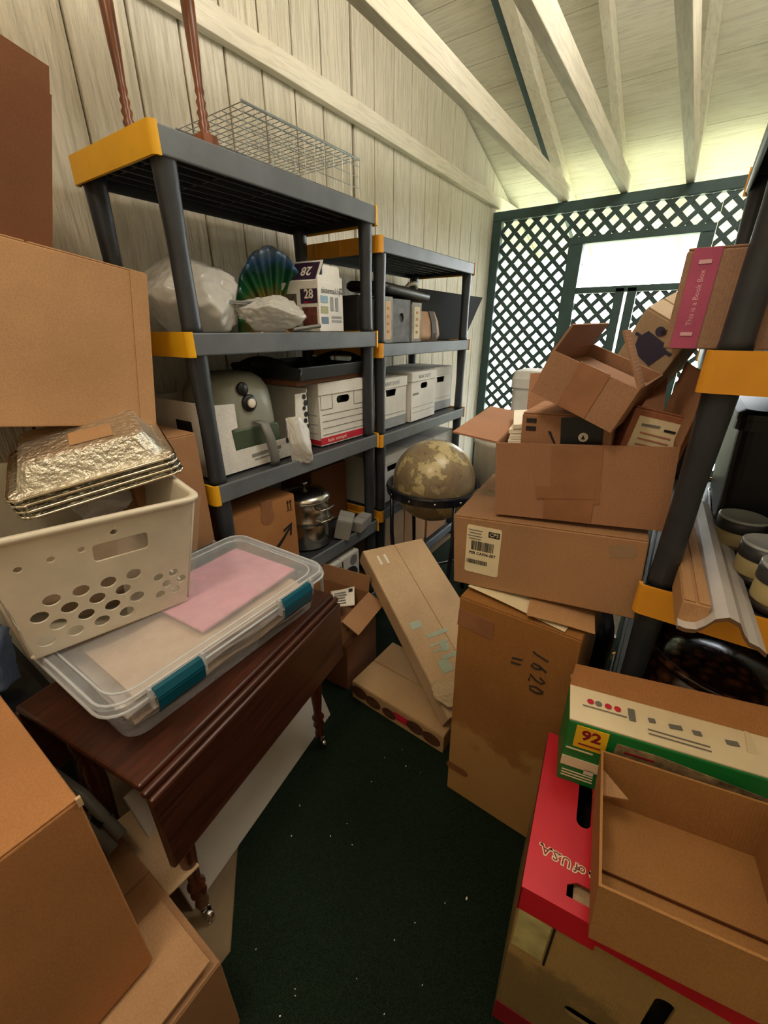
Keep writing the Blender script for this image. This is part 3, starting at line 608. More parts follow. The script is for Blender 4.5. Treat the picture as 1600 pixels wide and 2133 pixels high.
# ------------------------------------------------------------------ globe
m, N, L, B = newmat('antique globe map')
n1 = noise_node(N, L, 7.5, 8, rough=.6); n2 = noise_node(N, L, 30, 4)
land = ramp(N, L, n1.outputs[0], [(.46, rgb(196, 178, 132)), (.50, rgb(120, 104, 78)), (.515, rgb(150, 132, 98)), (.62, rgb(132, 112, 92)), (.7, rgb(168, 150, 116))]).outputs[0]
sp = ramp(N, L, n2.outputs[0], [(.30, rgb(150, 128, 100)), (.4, (1, 1, 1, 1))]).outputs[0]
L.new(mix(N, L, .7, land, sp, 'MULTIPLY'), B.inputs['Base Color']); B.inputs['Roughness'].default_value = .3; M_GLOBE = m
t = thing('floor_globe', 'antique-style floor globe in a black ring stand beside the second rack', 'globe', (-.93, 1.80, .006)); R_ = .208; H_ = .705
g = obj('globe_ball', MB().lathe([(max(.001, R_ * math.sin(math.pi * k / 36)), H_ - R_ * math.cos(math.pi * k / 36)) for k in range(37)], 64), M_GLOBE, t, smooth=True); g.rotation_euler = (0, 0, 0)
ring = [(R_ + .012, H_ - .055), (R_ + .03, H_ - .055), (R_ + .034, H_ - .02), (R_ + .030, H_ - .012), (R_ + .012, H_ - .012), (R_ + .012, H_ - .055)]
M_NAVY = plain('black lacquer', rgb(26, 28, 36), .22, var=.1)
hr = obj('horizon_ring', MB().lathe(ring, 64, None, False, False), M_NAVY, t, smooth=False, bevel=.001)
for k in range(12):
    a = 2 * math.pi * k / 12; obj('ring_stud', MB().lathe([(.006, 0), (.006, .002), (.002, .004)], 10, Matrix.Translation((math.cos(a) * (R_ + .033), math.sin(a) * (R_ + .033), H_ - .036)) @ Matrix.Rotation(a, 4, 'Z') @ Matrix.Rotation(rad(90), 4, 'Y')), M_STEEL, hr, smooth=True)
for k in range(4):
    a = rad(235 + 90 * k); c, s_ = math.cos(a), math.sin(a); rr = R_ + .02
    obj('leg', MB().tube([(c * rr, s_ * rr, H_ - .05), (c * rr, s_ * rr, .45), (c * (rr - .02), s_ * (rr - .02), .2), (c * rr, s_ * rr, 0)], [.010, .011, .010, .012], 10), M_NAVY, t, smooth=True)
for k in range(2):
    a = rad(235 + 90 * k); rr = R_; obj('stretcher', MB().tube([(math.cos(a) * rr, math.sin(a) * rr, .2 + .014 * k), (-math.cos(a) * rr, -math.sin(a) * rr, .2 + .014 * k)], .007, 8), M_NAVY, t, smooth=True)

# ------------------------------------------------------------------ floor, middle: open box, flat boxes, leaning box
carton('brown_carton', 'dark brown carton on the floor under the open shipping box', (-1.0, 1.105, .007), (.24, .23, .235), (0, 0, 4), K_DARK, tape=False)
t = carton('open_carton', 'small opened brown box with black tape and papers inside, near the table end', (-1.035, 1.095, .2435), (.26, .23, .115), (0, 0, 8), K_MID, opened=True, flaps={'r': (118, .085), 'b': (12, .075)}, tape=False); S = (.26, .23, .115); F = face(S, 'r')
decal(t, F, .115, .0575, .05, .112, M_DARK, 'black_tape')
for u in (.055, .17): poly(t, F, [(u - .022, .05), (u + .02, .062), (u + .024, .056), (u - .018, .042)], M_INK, 'arrow_print')
for i, (dx, dy, rz, tl) in enumerate(((-.02, -.03, 20, 9), (.03, .045, 34, 14))):
    p = thing('paper_slip', ['crumpled printed packing slip in the small open box', 'printed label card leaning in the small open box'][i], 'paper', (-1.035 + dx, 1.095 + dy, .325 + .022 * i), (tl, -12, rz), 'papers in the open box')
    obj('sheet', MB().grid(lambda u, v: Vector(((u - .5) * .11, (v - .5) * .10, .004 * math.sin(u * 5) * math.cos(v * 4))), 6, 6), M_PAPER, p, solid=.0008, smooth=True)
    PF = Matrix.Translation((0, 0, .004))
    for k in range(5): decal(p, PF, -.01, -.035 + .015 * k, .06 - .006 * (k % 3), .005, M_GREYP)
    decal(p, PF, .038, .03, .018, .018, M_INK)
t = carton('flat_carton', 'flat printed carton with a small red mark lying on the green carpet', (-.617, 1.12, .007), (.43, .29, .088), (0, 0, -2), K_BOARD, tape=False, seam='x'); F = face((.43, .29, .088), 'f')
MP = plain('brown fruit print', rgb(84, 50, 30), .7, var=.4, scale=40)
for u, v, r in ((.04, .05, .032), (.11, .04, .03), (.19, .035, .026), (.31, .045, .03), (.38, .04, .03)): poly(t, F, circle(u, v, r, 16, 1.3, .9), MP, 'fruit_print')
decal(t, F, .25, .045, .075, .036, M_RED, 'red_label')
t = carton('leaning_carton', 'long flat kraft carton leaning between the small open box and the tall box', (-.665, 1.30, .262), (.325, .77, .075), (24.8, 2.8, 63.5), K_PALE, seam='y', tape=False, g=.004); F = face((.325, .77, .075), 'u')
MTQ = plain('faded teal ink', rgb(172, 186, 166), .7)
for k in range(2): decal(t, F, .055 + .035 * k, .70, .012, .05, M_PAPER, 'white_label')
for u, v, w_, h_ in ((.13, .30, .10, .016), (.115, .26, .09, .008), (.11, .235, .07, .008), (.15, .20, .11, .016), (.06, .36, .05, .03), (.09, .17, .05, .05)): decal(t, F, u, v, w_, h_, MTQ)
poly(t, F, circle(.13, .24, .02, 16), MTQ)
sc_ = blob('crumpled_paper', None, card('torn kraft paper', rgb(198, 176, 142)), (.16, .12, .09), 12, amp=.3); tag(sc_, 'torn crumpled kraft paper caught beside the tall stained box', 'paper'); sc_.location = (-.43, 1.03, .197)

# ------------------------------------------------------------------ drop-leaf table and what stands on it
TZ = .65; TY = 9
t = thing('drop_leaf_table', 'dark mahogany drop-leaf table carrying the clear storage bin', 'table', (-.905, .445, 0), (0, 0, TY))
obj('table_top', MB().box(-.21, .205, -.33, .345, TZ - .02, TZ), M_MAHOG, t, bevel=.006)
obj('edge_moulding', MB().box(.206, .222, -.333, .348, TZ - .024, TZ - .008), M_MAHOG, t, bevel=.006)
for s in (1, -1):
    obj('drop_leaf', MB().box(*sorted((s * .212, s * .230)), -.33, .345, TZ - .245, TZ - .026), M_MAHOG, t, bevel=.006)
obj('apron', MB().box(-.175, .175, -.29, .30, TZ - .11, TZ - .0205), M_MAHOG, t, bevel=.003)
for sx in (-1, 1):
    for sy in (-1, 1):
        x, y = sx * .155, (.275 if sy > 0 else -.265)
        lg = obj('leg', MB().lathe([(.026, TZ - .11), (.026, .47), (.017, .455), (.024, .44), (.015, .425), (.021, .40), (.024, .33), (.017, .22), (.013, .17), (.022, .155), (.013, .14), (.02, .12), (.012, .10), (.017, .075), (.011, .05)], 18, Matrix.Translation((x, y, 0))), M_MAHOGV, t, smooth=True)
        cs = obj('caster', MB().lathe([(.014, -.007), (.016, -.004), (.016, .004), (.014, .007)], 18, Matrix.Translation((x + .012, y, .0225)) @ Matrix.Rotation(rad(90), 4, 'X')), M_STEEL, lg, smooth=True)
        obj('caster_fork', MB().box(x - .004, x + .016, y - .010, y - .0075, .016, .05).box(x - .004, x + .016, y + .0075, y + .010, .016, .05).box(x - .010, x + .010, y - .010, y + .010, .046, .052), M_STEEL, lg)
t = thing('laminate_sheet', 'pale grey laminate sheet leaning under the drop-leaf table', 'sheet', (-.80, .53, .0), (0, -20, 9))
obj('panel', MB().box(-.012, 0, -.34, .34, 0.004, .40), plain('pale grey laminate', rgb(196, 188, 176), .6, var=.08, scale=3), t, bevel=.002)

# clear storage bin
t = thing('storage_bin', 'clear plastic storage bin with teal latches on the drop-leaf table', 'storage bin', (-.925, .46, TZ + .0005), (0, 0, 1.5)); W_, D_ = .395, .61
rings = [(.335, .545, .035, .001), (.345, .555, .04, .006), (.375, .588, .045, .10), (.378, .591, .045, .108), (.40, .615, .05, .110), (.40, .615, .05, .118)]
obj('tub', MB().loft([rrect(w_, d_, r_, z, 5) for w_, d_, r_, z in rings], True, False), M_BIN, t, smooth=True)
ld = [(.408, .623, .052, .108), (.410, .625, .052, .126), (.395, .61, .05, .132), (.365, .58, .045, .1325), (.355, .57, .042, .126), (.335, .55, .04, .126)]
obj('lid', MB().loft([rrect(w_, d_, r_, z, 5) for w_, d_, r_, z in ld], False, True), M_LID, t, smooth=False)
M_RIM = film('clear bin rim', rgb(236, 240, 244), .62, .15, .0, .3)
for w_, d_, z, r_ in ((.409, .624, .112, .0035), (.398, .613, .131, .003), (.352, .567, .128, .0025)): obj('rim_bead', MB().tube(rrect(w_, d_, .05, z, 5), r_, 6, True), M_RIM, t, smooth=True)
for sx in (-1, 1):
    for yy in (-.175, .165):
        la = obj('latch', MB().loft([[(sx * (.2055 + a_), yy + q[0], b_ + q[1]) for q in rrect(.105, .006, .002, 0, 2)] for a_, b_ in ((.0, .128), (.010, .126), (.016, .11), (.013, .085), (.006, .072))][::sx]), M_TEAL, t, smooth=False)
        for s in (-1, 1): obj('latch_bracket', MB().box(*sorted((sx * .202, sx * .216)), yy + s * .058 - .003, yy + s * .058 + .003, .09, .136), M_LID, la)
mpk = plain('pink paper', rgb(226, 160, 176), .8, var=.08); mbg = plain('beige cloth', rgb(206, 178, 150), .9, var=.18, scale=4)
o = tag(obj('pink_folder', MB().box(-.12, .13, -.13, .19, 0, .006), mpk), 'pink paper folder lying inside the clear storage bin', 'folder'); o.location = (-.93, .52, TZ + .1165); o.rotation_euler = (0, 0, rad(4))
for i, (zz, hh, w_, d_) in enumerate(((.006, .028, .31, .50), (.036, .030, .32, .52), (.068, .034, .33, .48))):
    def fld(u, v, w_=w_, d_=d_, hh=hh, i=i):
        a = 2 * math.pi * v; return Vector(((u - .5) * 0 + math.copysign(abs(math.cos(a)) ** .35, math.cos(a)) * w_ / 2, (u - .5) * d_, hh / 2 + math.copysign(abs(math.sin(a)) ** .6, math.sin(a)) * hh / 2 * (.8 + .2 * math.sin(u * 9 + i * 2)) + .004 * math.sin(u * 17 + v * 9)))
    o = tag(obj('folded_cloth', MB().grid(fld, 24, 24), (mbg, plain('pale cloth', rgb(216, 206, 200), .9, var=.15), mbg)[i], smooth=True), ['lowest beige folded cloth in the clear bin', 'pale folded cloth in the middle of the clear bin', 'top beige folded cloth in the clear bin'][i], 'cloth', 'cloths in the clear bin'); o.location = (-.925, .46, TZ + zz)

# laundry basket with real holes
BZ = TZ + .1345
t = thing('laundry_basket', 'white plastic basket with round holes on the clear bin lid', 'basket', (-1.128, .32, BZ + .014), (-3.0, 5, -9)); BW, BD, BH = .36, .325, .29; FL = .03
def wall_plate(w, dx, holes, U, O, lean):
    out = [(-w / 2 + .008, 0), (w / 2 - .008, 0), (w / 2 + dx - .008, BH), (-w / 2 - dx + .008, BH)]
    me = plate_mesh(out, holes, .004); V = Vector((lean[0], lean[1], 1)); me.transform(frame(U, V, O)); return me
hx = []
for r in range(4):
    for c in range(4):
        u = -.13 + c * .05 + (.025 if r % 2 else 0); v = .035 + r * .033
        if (c - 2) * .6 + (r - 2) * .5 < 1.6 and u < .06: hx.append(circle(u, v, .0155, 14, 1, .9))
for r in range(3):
    for c in range(2): hx.append(circle(.095 + c * .034 + (.017 if r % 2 else 0), .05 + r * .026, .011, 12))
hx += [circle(-.14 + .05 * k, .225 + .004 * k, .007, 10) for k in range(3)] + [circle(.02, .255, .007, 10)]
hx.append([(p[0] + .03, p[1] + .215) for p in rrect(.105, .042, .008)])
obj('front_wall', wall_plate(BD, FL, hx, (0, 1, 0), (BW / 2, 0, .004), (FL / BH, 0)), M_WPL, t)
side = [circle(-.12 + c * .045 + (.022 if r % 2 else 0), .04 + r * .03, .013, 12) for r in range(5) for c in range(6)]
obj('side_wall', wall_plate(BW, FL, side, (-1, 0, 0), (0, BD / 2, .004), (0, FL / BH)), M_WPL, t); obj('side_wall', wall_plate(BW, FL, side, (1, 0, 0), (0, -BD / 2, .004), (0, -FL / BH)), M_WPL, t)
obj('back_wall', wall_plate(BD, FL, side[:20], (0, -1, 0), (-BW / 2, 0, .004), (-FL / BH, 0)), M_WPL, t)
obj('bottom', MB().loft([rrect(BW, BD, .012, z, 3) for z in (0, .005)]), M_WPL, t)
rim = MB(); W2, D2 = BW + 2 * FL, BD + 2 * FL
rim.loft([[(q[0], q[1], z) for q in rrect(W2 + a_, D2 + a_, .03, 0, 4)] for a_, z in ((-.004, BH - .004), (.012, BH - .004), (.022, BH + .002), (.022, BH + .010), (-.004, BH + .010), (-.004, BH - .004))], False, False); obj('rim', rim, M_WPL, t, smooth=True)
wrp = MB().grid(lambda u, v: Vector((BW / 2 + .006 + FL * v + .004 * abs(math.sin(u * 17 + v * 6)), .02 + u * (BD / 2 - .01 + FL * v), .03 + v * (BH - .02))), 18, 14); obj('plastic_wrap', wrp, film('thin cling wrap', rgb(236, 230, 215), .22, .1, .4, .2), t, smooth=True)
o = tag(blob('clear_bag', None, M_CLEARBAG, (.20, .18, .09), 21, amp=.22), 'clear plastic bag bulging inside the white basket', 'bag'); o.location = (-1.16, .40, BZ + .20)
o = tag(blob('cloth_bundle', None, plain('taupe cloth', rgb(132, 112, 90), .9, var=.2), (.35, .31, .14), 23, amp=.05), 'taupe cloth bundle seen through the basket holes', 'cloth'); o.location = (-1.128, .32, BZ + .03)
# foil pans, upside down, stacked and tilted
M_FRIM = plain('foil rim', rgb(214, 204, 184), .25, 1, var=.15, scale=50)
for k in range(4):
    t = thing('foil_pan', ['lowest upturned foil pan of the stack in the white basket', 'second upturned foil pan from the bottom of the basket stack', 'third upturned foil pan from the bottom of the basket stack', 'topmost upturned foil pan of the stack, its crinkled base showing'][k], 'foil pan', (-1.165 - .003 * k, .425 - .003 * k, 1.094 + .013 * k), (9, 9, -20), 'stacked foil pans')
    def side_ring(w_, d_, z, ph, am): return [(q[0] * (1 + am * math.sin(i * 2.1 + ph)), q[1] * (1 + am * math.sin(i * 1.7 + ph)), z + am * .12 * math.sin(i * 2.6 + ph)) for i, q in enumerate(rrect(w_, d_, .03, 0, 10))]
    rr = [side_ring(.29, .335, 0, k, .012), side_ring(.268, .312, .005, k + 1, .01), side_ring(.255, .30, .006, k, .006), side_ring(.232, .272, .035, k + 2, .008), side_ring(.21, .25, .058, k + 1, .006), side_ring(.19, .23, .061, k, .004)]
    obj('pan', MB().loft(rr, False, True), M_FOIL, t, solid=.0007)
    obj('rolled_rim', MB().tube([(q[0], q[1], q[2]) for q in side_ring(.294, .339, .001, k, .012)], .0035, 6, True), M_FRIM, t, smooth=True)
    if k == 3: obj('sticker', MB().box(-.005, .075, -.025, .065, .0625, .0635), K_TAN, t)

# ------------------------------------------------------------------ upper left: cartons on cartons
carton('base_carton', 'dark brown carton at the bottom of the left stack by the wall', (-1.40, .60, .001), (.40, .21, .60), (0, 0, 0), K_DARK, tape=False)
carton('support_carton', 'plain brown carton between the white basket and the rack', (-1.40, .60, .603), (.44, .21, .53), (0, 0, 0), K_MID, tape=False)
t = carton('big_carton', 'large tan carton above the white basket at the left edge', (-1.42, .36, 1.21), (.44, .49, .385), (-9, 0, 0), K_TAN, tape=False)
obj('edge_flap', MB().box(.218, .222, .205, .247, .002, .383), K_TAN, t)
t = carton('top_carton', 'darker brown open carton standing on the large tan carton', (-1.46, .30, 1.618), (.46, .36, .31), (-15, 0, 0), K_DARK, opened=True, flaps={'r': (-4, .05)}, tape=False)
# dark tote and blue bag at the far left
t = thing('dark_tote', 'dark plastic tote in the shadow at the left edge below the basket', 'storage bin', (-1.41, .02, .001))
obj('tub', MB().loft([rrect(w_, d_, .03, z, 4) for w_, d_, z in ((.36, .26, 0), (.42, .32, .48))], True, False), M_DARK, t, solid=.004); obj('lid', MB().loft([rrect(w_, d_, .03, z, 4) for w_, d_, z in ((.44, .34, .478), (.44, .34, .50), (.40, .30, .51))]), M_DARK, t)
o = tag(blob('blue_bag', None, film('blue tinted plastic', rgb(150, 176, 220), .7, .15, .6, .3), (.30, .26, .30), 31, amp=.28), 'crinkled bluish plastic bag at the left edge below the basket', 'bag'); o.location = (-1.36, .05, .513)
t = thing('metal_stand', 'grey metal tube frame lying in the shadow beside the table', 'frame', (-.90, .09, .40), (0, 24, 12))
for k in range(2): obj('tube', MB().tube([(-.12, .02 * k, .03 * k), (-.02, .02 * k, .02 + .03 * k), (.10, .02 * k, -.02 + .03 * k)], .012, 10), M_GREYP, t, smooth=True)
for k in range(2): obj('joint', MB().lathe([(.017, -.015), (.017, .015)], 12, Matrix.Translation((-.02 + .06 * k, .02, .02)) @ Matrix.Rotation(rad(90), 4, 'Y')), M_DARK, t)
obj('foot', MB().tube([(.02, .02, 0), (.05, .0, -.39)], .010, 8), M_GREYP, t)

# ------------------------------------------------------------------ lower left cartons
t = carton('wide_carton', 'low brown carton with loose top flaps at the bottom left', (-.745, -.12, .001), (.52, .52, .285), (0, 0, 0), K_MID, tape=False, seam='y')
obj('loose_flap', MB().box(0, .18, -.255, .245, 0, .004, Matrix.Translation((.075, .0, .288)) @ Matrix.Rotation(rad(-6), 4, 'Y')), K_TAN, t)
obj('loose_flap', MB().box(-.20, .06, .26, .34, 0, .004, Matrix.Translation((0, 0, .285)) @ Matrix.Rotation(rad(-7), 4, 'X')), K_PALE, t)
t = carton('tall_brown_carton', 'large brown carton filling the bottom left corner', (-.80, -.185, .315), (.44, .50, .485), (0, 0, 0), K_LEAF, tape=False, seam='x')
obj('corner_tear', MB().box(.217, .2225, .246, .2525, .470, .487), K_PALE, t)

# ------------------------------------------------------------------ right stack
t = carton('tall_stained_carton', 'tall water-stained carton marked 1620 standing on the carpet', (-.185, 1.035, .0065), (.305, .335, .768), (0, -1, -1.5), K_TALL, tape=False); S = (.305, .335, .768); F = face(S, 'f')
decal(t, F, .05, .70, .10, .055, M_TAPE, 'tape', -3); poly(t, F, slot(.032, .115, .075, .03), plain('dark stain patch', rgb(132, 82, 40), .8), 'patch')
def stroke(pts, w_=.0022): return obj('handwriting', MB().tube([F @ Vector((.225 + (p[0] - .245) * 1.05, .625 + (p[1] - .605) * .72, .0012)) for p in pts], w_, 6), M_INK, t)
# 1620 running down the box, 11 beside it
stroke([(.262, .672), (.232, .684), (.226, .690)]); stroke([(.262, .625), (.245, .640), (.230, .642), (.226, .630), (.236, .622), (.248, .628), (.246, .640)]); stroke([(.250, .592), (.262, .580), (.256, .568), (.240, .575), (.228, .590), (.226, .562)])
stroke([(.262, .535), (.246, .545), (.230, .538), (.232, .524), (.248, .520), (.260, .527), (.262, .535)]); stroke([(.205, .635), (.180, .628)]); stroke([(.202, .612), (.178, .606)])
mess = [('kraft_envelope', 'kraft envelope squeezed under the labelled carton', K_TAN, (.15, .12), (-.115, .935), 10), ('paper_sheet', 'cream paper sheet sticking out under the labelled carton', M_CREAM, (.26, .20), (-.205, .985), -8)]
for i, (nm, lb, mm, (a_, b_), (x, y), rz) in enumerate(mess): o = tag(obj(nm, MB().grid(lambda u, v: Vector(((u - .5) * a_, (v - .5) * b_, .0015 * math.sin(u * 4))), 6, 2), mm, solid=.001), lb, 'paper'); o.location = (x, y, .784 + .006 * (1 - i)); o.rotation_euler = (0, rad(1.5), rad(rz))
t = carton('labelled_carton', 'wide kraft carton with a white shipping label, second in the right stack', (-.198, 1.12, .800), (.43, .385, .198), (-.4, -4.2, 6.1), K_CPS, tape=True, tape_m=M_CLEAR); S = (.43, .385, .198); F = face(S, 'f')
LB = F @ Matrix.Translation((.078, .108, 0)) @ Matrix.Rotation(rad(-3), 4, 'Z')
obj('shipping_label', MB().prism([(p[0], p[1]) for p in rrect(.088, .135, .006)], .001, LB @ Matrix.Translation((0, 0, .0005))), M_CREAM, t)
decal(t, LB, .026, .050, .028, .015, M_INK, off=.0016); text(t, LB, 'CPS', .014, .026, .050, M_CREAM, off=.0034); barcode(t, LB, .0, .012, .06, .026); barcode(t, LB, -.012, -.035, .055, .012, 0, 31); text(t, LB, 'PSR CA936-SET', .0105, .0, -.010, M_INK, off=.0018, bold=.0003)
for k in range(4): decal(t, LB, -.022, .055 - .008 * k, .036 - .006 * (k % 2), .002, M_GREYP, off=.0016)
decal(t, F, .385, .165, .05, .03, M_CLEAR, 'tape', 12)
t = carton('taped_carton', 'opened brown carton patched with tape, third in the right stack', (-.155, 1.14, 1.018), (.355, .37, .180), (1, -5.2, 7.0), K_STACK, opened=True, flaps={'l': (78, .11), 'r': (14, .13), 'b': (20, .12)}, inner=K_MID); S = (.355, .37, .180); F = face(S, 'f')
decal(t, F, .175, .112, .10, .13, M_TAPE, 'tape', 2); decal(t, F, .165, .035, .10, .066, M_TAPE, 'tape', -2, off=.001); decal(t, F, .155, .07, .12, .028, M_TAPE, 'tape', 4, off=.0022)
t = carton('arrow_tape_carton', 'small brown box with black parcel tape poking out of the taped carton', (-.185, 1.085, 1.06), (.19, .20, .19), (0, -3, 2), K_STACK, tape=False); S = (.19, .20, .19); F = face(S, 'f')
decal(t, F, .13, .150, .085, .07, M_DARK, 'black_tape', 4); poly(t, F, circle(.135, .142, .010, 18), M_PAPER, 'round_mark', off=.0024); poly(t, F, [(.131, .138), (.139, .138), (.135, .147)], M_INK, 'round_mark', off=.004)
for k in range(2): decal(t, F, .022, .172 - .018 * k, .022, .010, M_INK)
poly(t, F, [(.06, .15), (.066, .15), (.082, .118), (.09, .112), (.078, .118)], M_INK)
t = carton('fragile_carton', 'small reddish box with a cream handling sticker, right side of the taped carton', (-.062, 1.085, 1.075), (.12, .16, .185), (-6, 11, 18), card('reddish kraft', rgb(172, 112, 84)), tape=False); S = (.12, .16, .185); F = face(S, 'f')
decal(t, F, .055, .125, .085, .085, M_CREAM, 'sticker', 0); decal(t, F, .04, .152, .035, .005, M_GREYP, ang=4, off=.002); decal(t, F, .078, .149, .022, .005, M_INK, off=.002)
for k in range(3): decal(t, F, .055, .135 - .012 * k, .06, .003, plain('red tint print', rgb(196, 130, 110), .7), off=.002)
decal(t, F, .045, .092, .025, .008, M_INK, off=.002)
t = carton('tilted_carton', 'tilted open carton with a raised flap, topmost on the right stack', (-.165, 1.07, 1.268), (.18, .29, .09), (1, 21, -4), card('mauve kraft', rgb(168, 128, 100)), opened=True, flaps={'l': (-10, .055), 'b': (150, .08)}, inner=K_MID); S = (.18, .29, .09); F = face(S, 'f')
decal(t, F, .092, .047, .062, .092, M_TAPE, 'tape'); obj('flap', flap_mesh(.06, .11, face(S, 'r') @ Matrix.Translation((.003, S[2], -.002)), -46), card('mauve kraft', rgb(168, 128, 100)), t); obj('inner_flap', MB().box(-.085, .085, -.02, .13, .06, .063), card('mauve kraft', rgb(168, 128, 100)), t)
t = carton('kitchen_print_carton', 'cream carton printed with a pot and ladles leaning behind the stack', (-.135, 1.44, 1.225), (.125, .13, .285), (20, 29, -13), card('cream print board', rgb(208, 184, 154)), tape=False); S = (.125, .13, .285); F = face(S, 'f')
F2 = F @ Matrix.Translation((0, .085, 0))
MSL = plain('slate blue print', rgb(66, 66, 96), .6)
poly(t, F2, [(.030, .095), (.085, .085), (.10, .13), (.09, .15), (.035, .155), (.022, .13)], MSL, 'pot_print'); poly(t, F2, circle(.06, .168, .012, 12), MSL, 'pot_print'); decal(t, F2, .104, .135, .018, .008, MSL); decal(t, F2, .018, .135, .014, .008, MSL)
for k in range(2): decal(t, F2, .08 + .025 * k, .188, .05, .004, plain('spoon print', rgb(90, 66, 52), .6), ang=50 + 20 * k); poly(t, F2, circle(.068 + .03 * k, .17, .007, 10), plain('spoon print', rgb(90, 66, 52), .6))
poly(t, F2, [(p[0] + .03, p[1] + .04) for p in rrect(.04, .022, .009)], plain('bag print', rgb(96, 100, 96), .6)); decal(t, F2, .034, .04, .016, .012, M_PAPER, off=.002)
# pale things behind the right stack
t = thing('white_bucket', 'white plastic bucket behind the right stack, next to the globe', 'bucket', (-.70, 2.14, .007)); MWB = plain('dull white plastic', rgb(208, 206, 200), .5, var=.08)
obj('body', MB().lathe([(.13, 0), (.15, .86), (.155, .865), (.155, .90), (.148, .90)], 32, None, True, False), MWB, t, smooth=True, solid=.004); obj('lid', MB().lathe([(.157, .895), (.16, .91), (.15, .92), (.001, .92)], 32, None, False, False), MWB, t, smooth=True)
t = thing('white_bin', 'tall white swing-top bin standing close to the lattice', 'bin', (-.70, 2.62, .007))
obj('body', MB().loft([rrect(w_, w_, .03, z, 4) for w_, z in ((.20, 0), (.23, 1.12))]), MWB, t, smooth=False); obj('lid', MB().loft([rrect(w_, w_, .03, z, 4) for w_, z in ((.245, 1.10), (.245, 1.15), (.22, 1.19), (.20, 1.195))]), MWB, t)
for k in range(6): o = tag(obj('white_booklet', MB().box(-.07, .07, -.10, .10, 0, .011), M_PAPER, bevel=.001), ['lowest', 'second lowest', 'third', 'fourth', 'fifth', 'topmost'][k] + ' white booklet in the pile left of the tape-sealed small box', 'booklet', 'pile of white booklets'); o.location = (-.262 - .004 * (k % 3), 1.09 + .003 * k, 1.145 + .0125 * k); o.rotation_euler = (0, rad(-5), rad(10 + (k * 7) % 9))
t = thing('white_foam_board', 'white board standing behind the right stack and rack post', 'board', (.02, 2.05, .007), (-4, 0, 4))
obj('board', MB().box(-.30, .0, -.01, .01, 0, 1.0), plain('scuffed white board', rgb(214, 218, 220), .6, var=.1, scale=6), t, bevel=.002); obj('foot_strip', MB().box(-.30, .0, -.04, .04, -.006, -.001), MWB, t)

# ------------------------------------------------------------------ lower right: produce box, tray, green carton
def yawed(P, yaw, w_, d_):
    c, s_ = math.cos(rad(yaw)), math.sin(rad(yaw)); return (P[0] + c * w_ / 2 - s_ * d_ / 2, P[1] + s_ * w_ / 2 + c * d_ / 2, P[2])
S = (.42, .335, .528); t = thing('produce_box', 'red and tan fruit box printed Produce of U.S.A. at the lower right', 'box', yawed((-.026, .468, .0065), 7, S[0], S[1]), (0, 0, 7))
M_PBOX = card('weathered produce box', rgb(186, 150, 92), stain=rgb(96, 84, 56), stain_amt=.6)
b = MB(); th = .005; b.box(-.21, .21, .1625, .1675, 0, .515).box(-.21, -.205, -.1625, .1625, 0, .515).box(.205, .21, -.1625, .1625, 0, .515).box(-.205, .205, -.1625, .1625, 0, .005)
obj('body', b, M_PBOX, t)
F = face(S, 'f'); me = plate_mesh([(0, 0), (.42, 0), (.42, .515), (0, .515)], [slot(.235, .365, .028, .13), slot(.34, .34, .028, .13), slot(.15, .22, .07, .03)], th); me.transform(F @ Matrix.Translation((0, 0, -th / 2))); obj('front_panel', me, M_PBOX, t)
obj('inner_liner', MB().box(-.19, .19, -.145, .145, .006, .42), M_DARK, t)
decal(t, F, .21, .04, .42, .08, M_DRED, 'red_band'); decal(t, F, .03, .40, .055, .14, plain('pale green print', rgb(196, 184, 124), .7, var=.3, scale=20), 'print'); decal(t, F, .0625, .40, .004, .16, M_INK)
lidtop = plate_mesh([(0, 0), (.426, 0), (.426, .341), (0, .341)], [slot(.088, .20, .026, .10), [(.070, .022), (.19, .022), (.19, .050), (.085, .050), (.070, .040)]], .004); lidtop.transform(Matrix.Translation((-.213, -.1705, .524)))
ld = obj('lid', lidtop, M_RED2, t)
LF = face((.426, .341, .526), 'f'); lu = face((.426, .341, .526), 'u')
obj('lid_skirt', MB().box(0, .125, -.068, -.004, -.0025, 0, LF @ Matrix.Translation((0, .526, 0))).box(.125, .426, -.05, -.004, -.0025, 0, LF @ Matrix.Translation((0, .526, 0))), M_RED2, ld); obj('lid_skirt', MB().box(0, .341, -.07, -.004, -.0025, 0, face((.426, .341, .526), 'l') @ Matrix.Translation((0, .526, 0))), M_DRED, ld)
text(ld, lu, 'Produce of U.S.A.', .0225, .098, .072, M_CREAM, ang=176, bold=.0019, off=.0006); text(ld, lu, 'Produce of U.S.A.', .0225, .098, .072, M_DRED, ang=176, off=.0016)
obj('inner_card', MB().box(-.13, .0, -.155, -.11, .50, .505), K_PALE, t)
S = (.262, .243, .135); t = carton('kraft_tray', 'shallow open kraft tray on top of the red produce box', (.192, .595, .546), S, (-.7, -4.5, 8), card('kraft tray board', rgb(182, 132, 80)), opened=True, cat='tray', tape=False)
obj('inner_fold', MB().box(-.129, .129, -.02, -.0185, .0045, .012), K_DARK, t); obj('corner_fold', MB().prism([(0, 0), (.045, 0), (0, .06)], .003, frame((1, 0, .3), (0, 1, 0), (-.126, .055, .095))), K_TAN, t)
S = (.40, .100, .175); t = thing('green_food_carton', 'green and white food carton with a yellow 92 square and an open kraft flap', 'box', (.158, .789, .534), (0, -1, 11.5))
obj('body', MB().box(-.20, .20, -.05, .05, 0, .172), M_GRN2, t, bevel=.003); F = face(S, 'f'); U = face(S, 'u')
obj('top_panel', MB().box(-.199, .199, -.048, .05, .1725, .1755), M_CREAM, t)
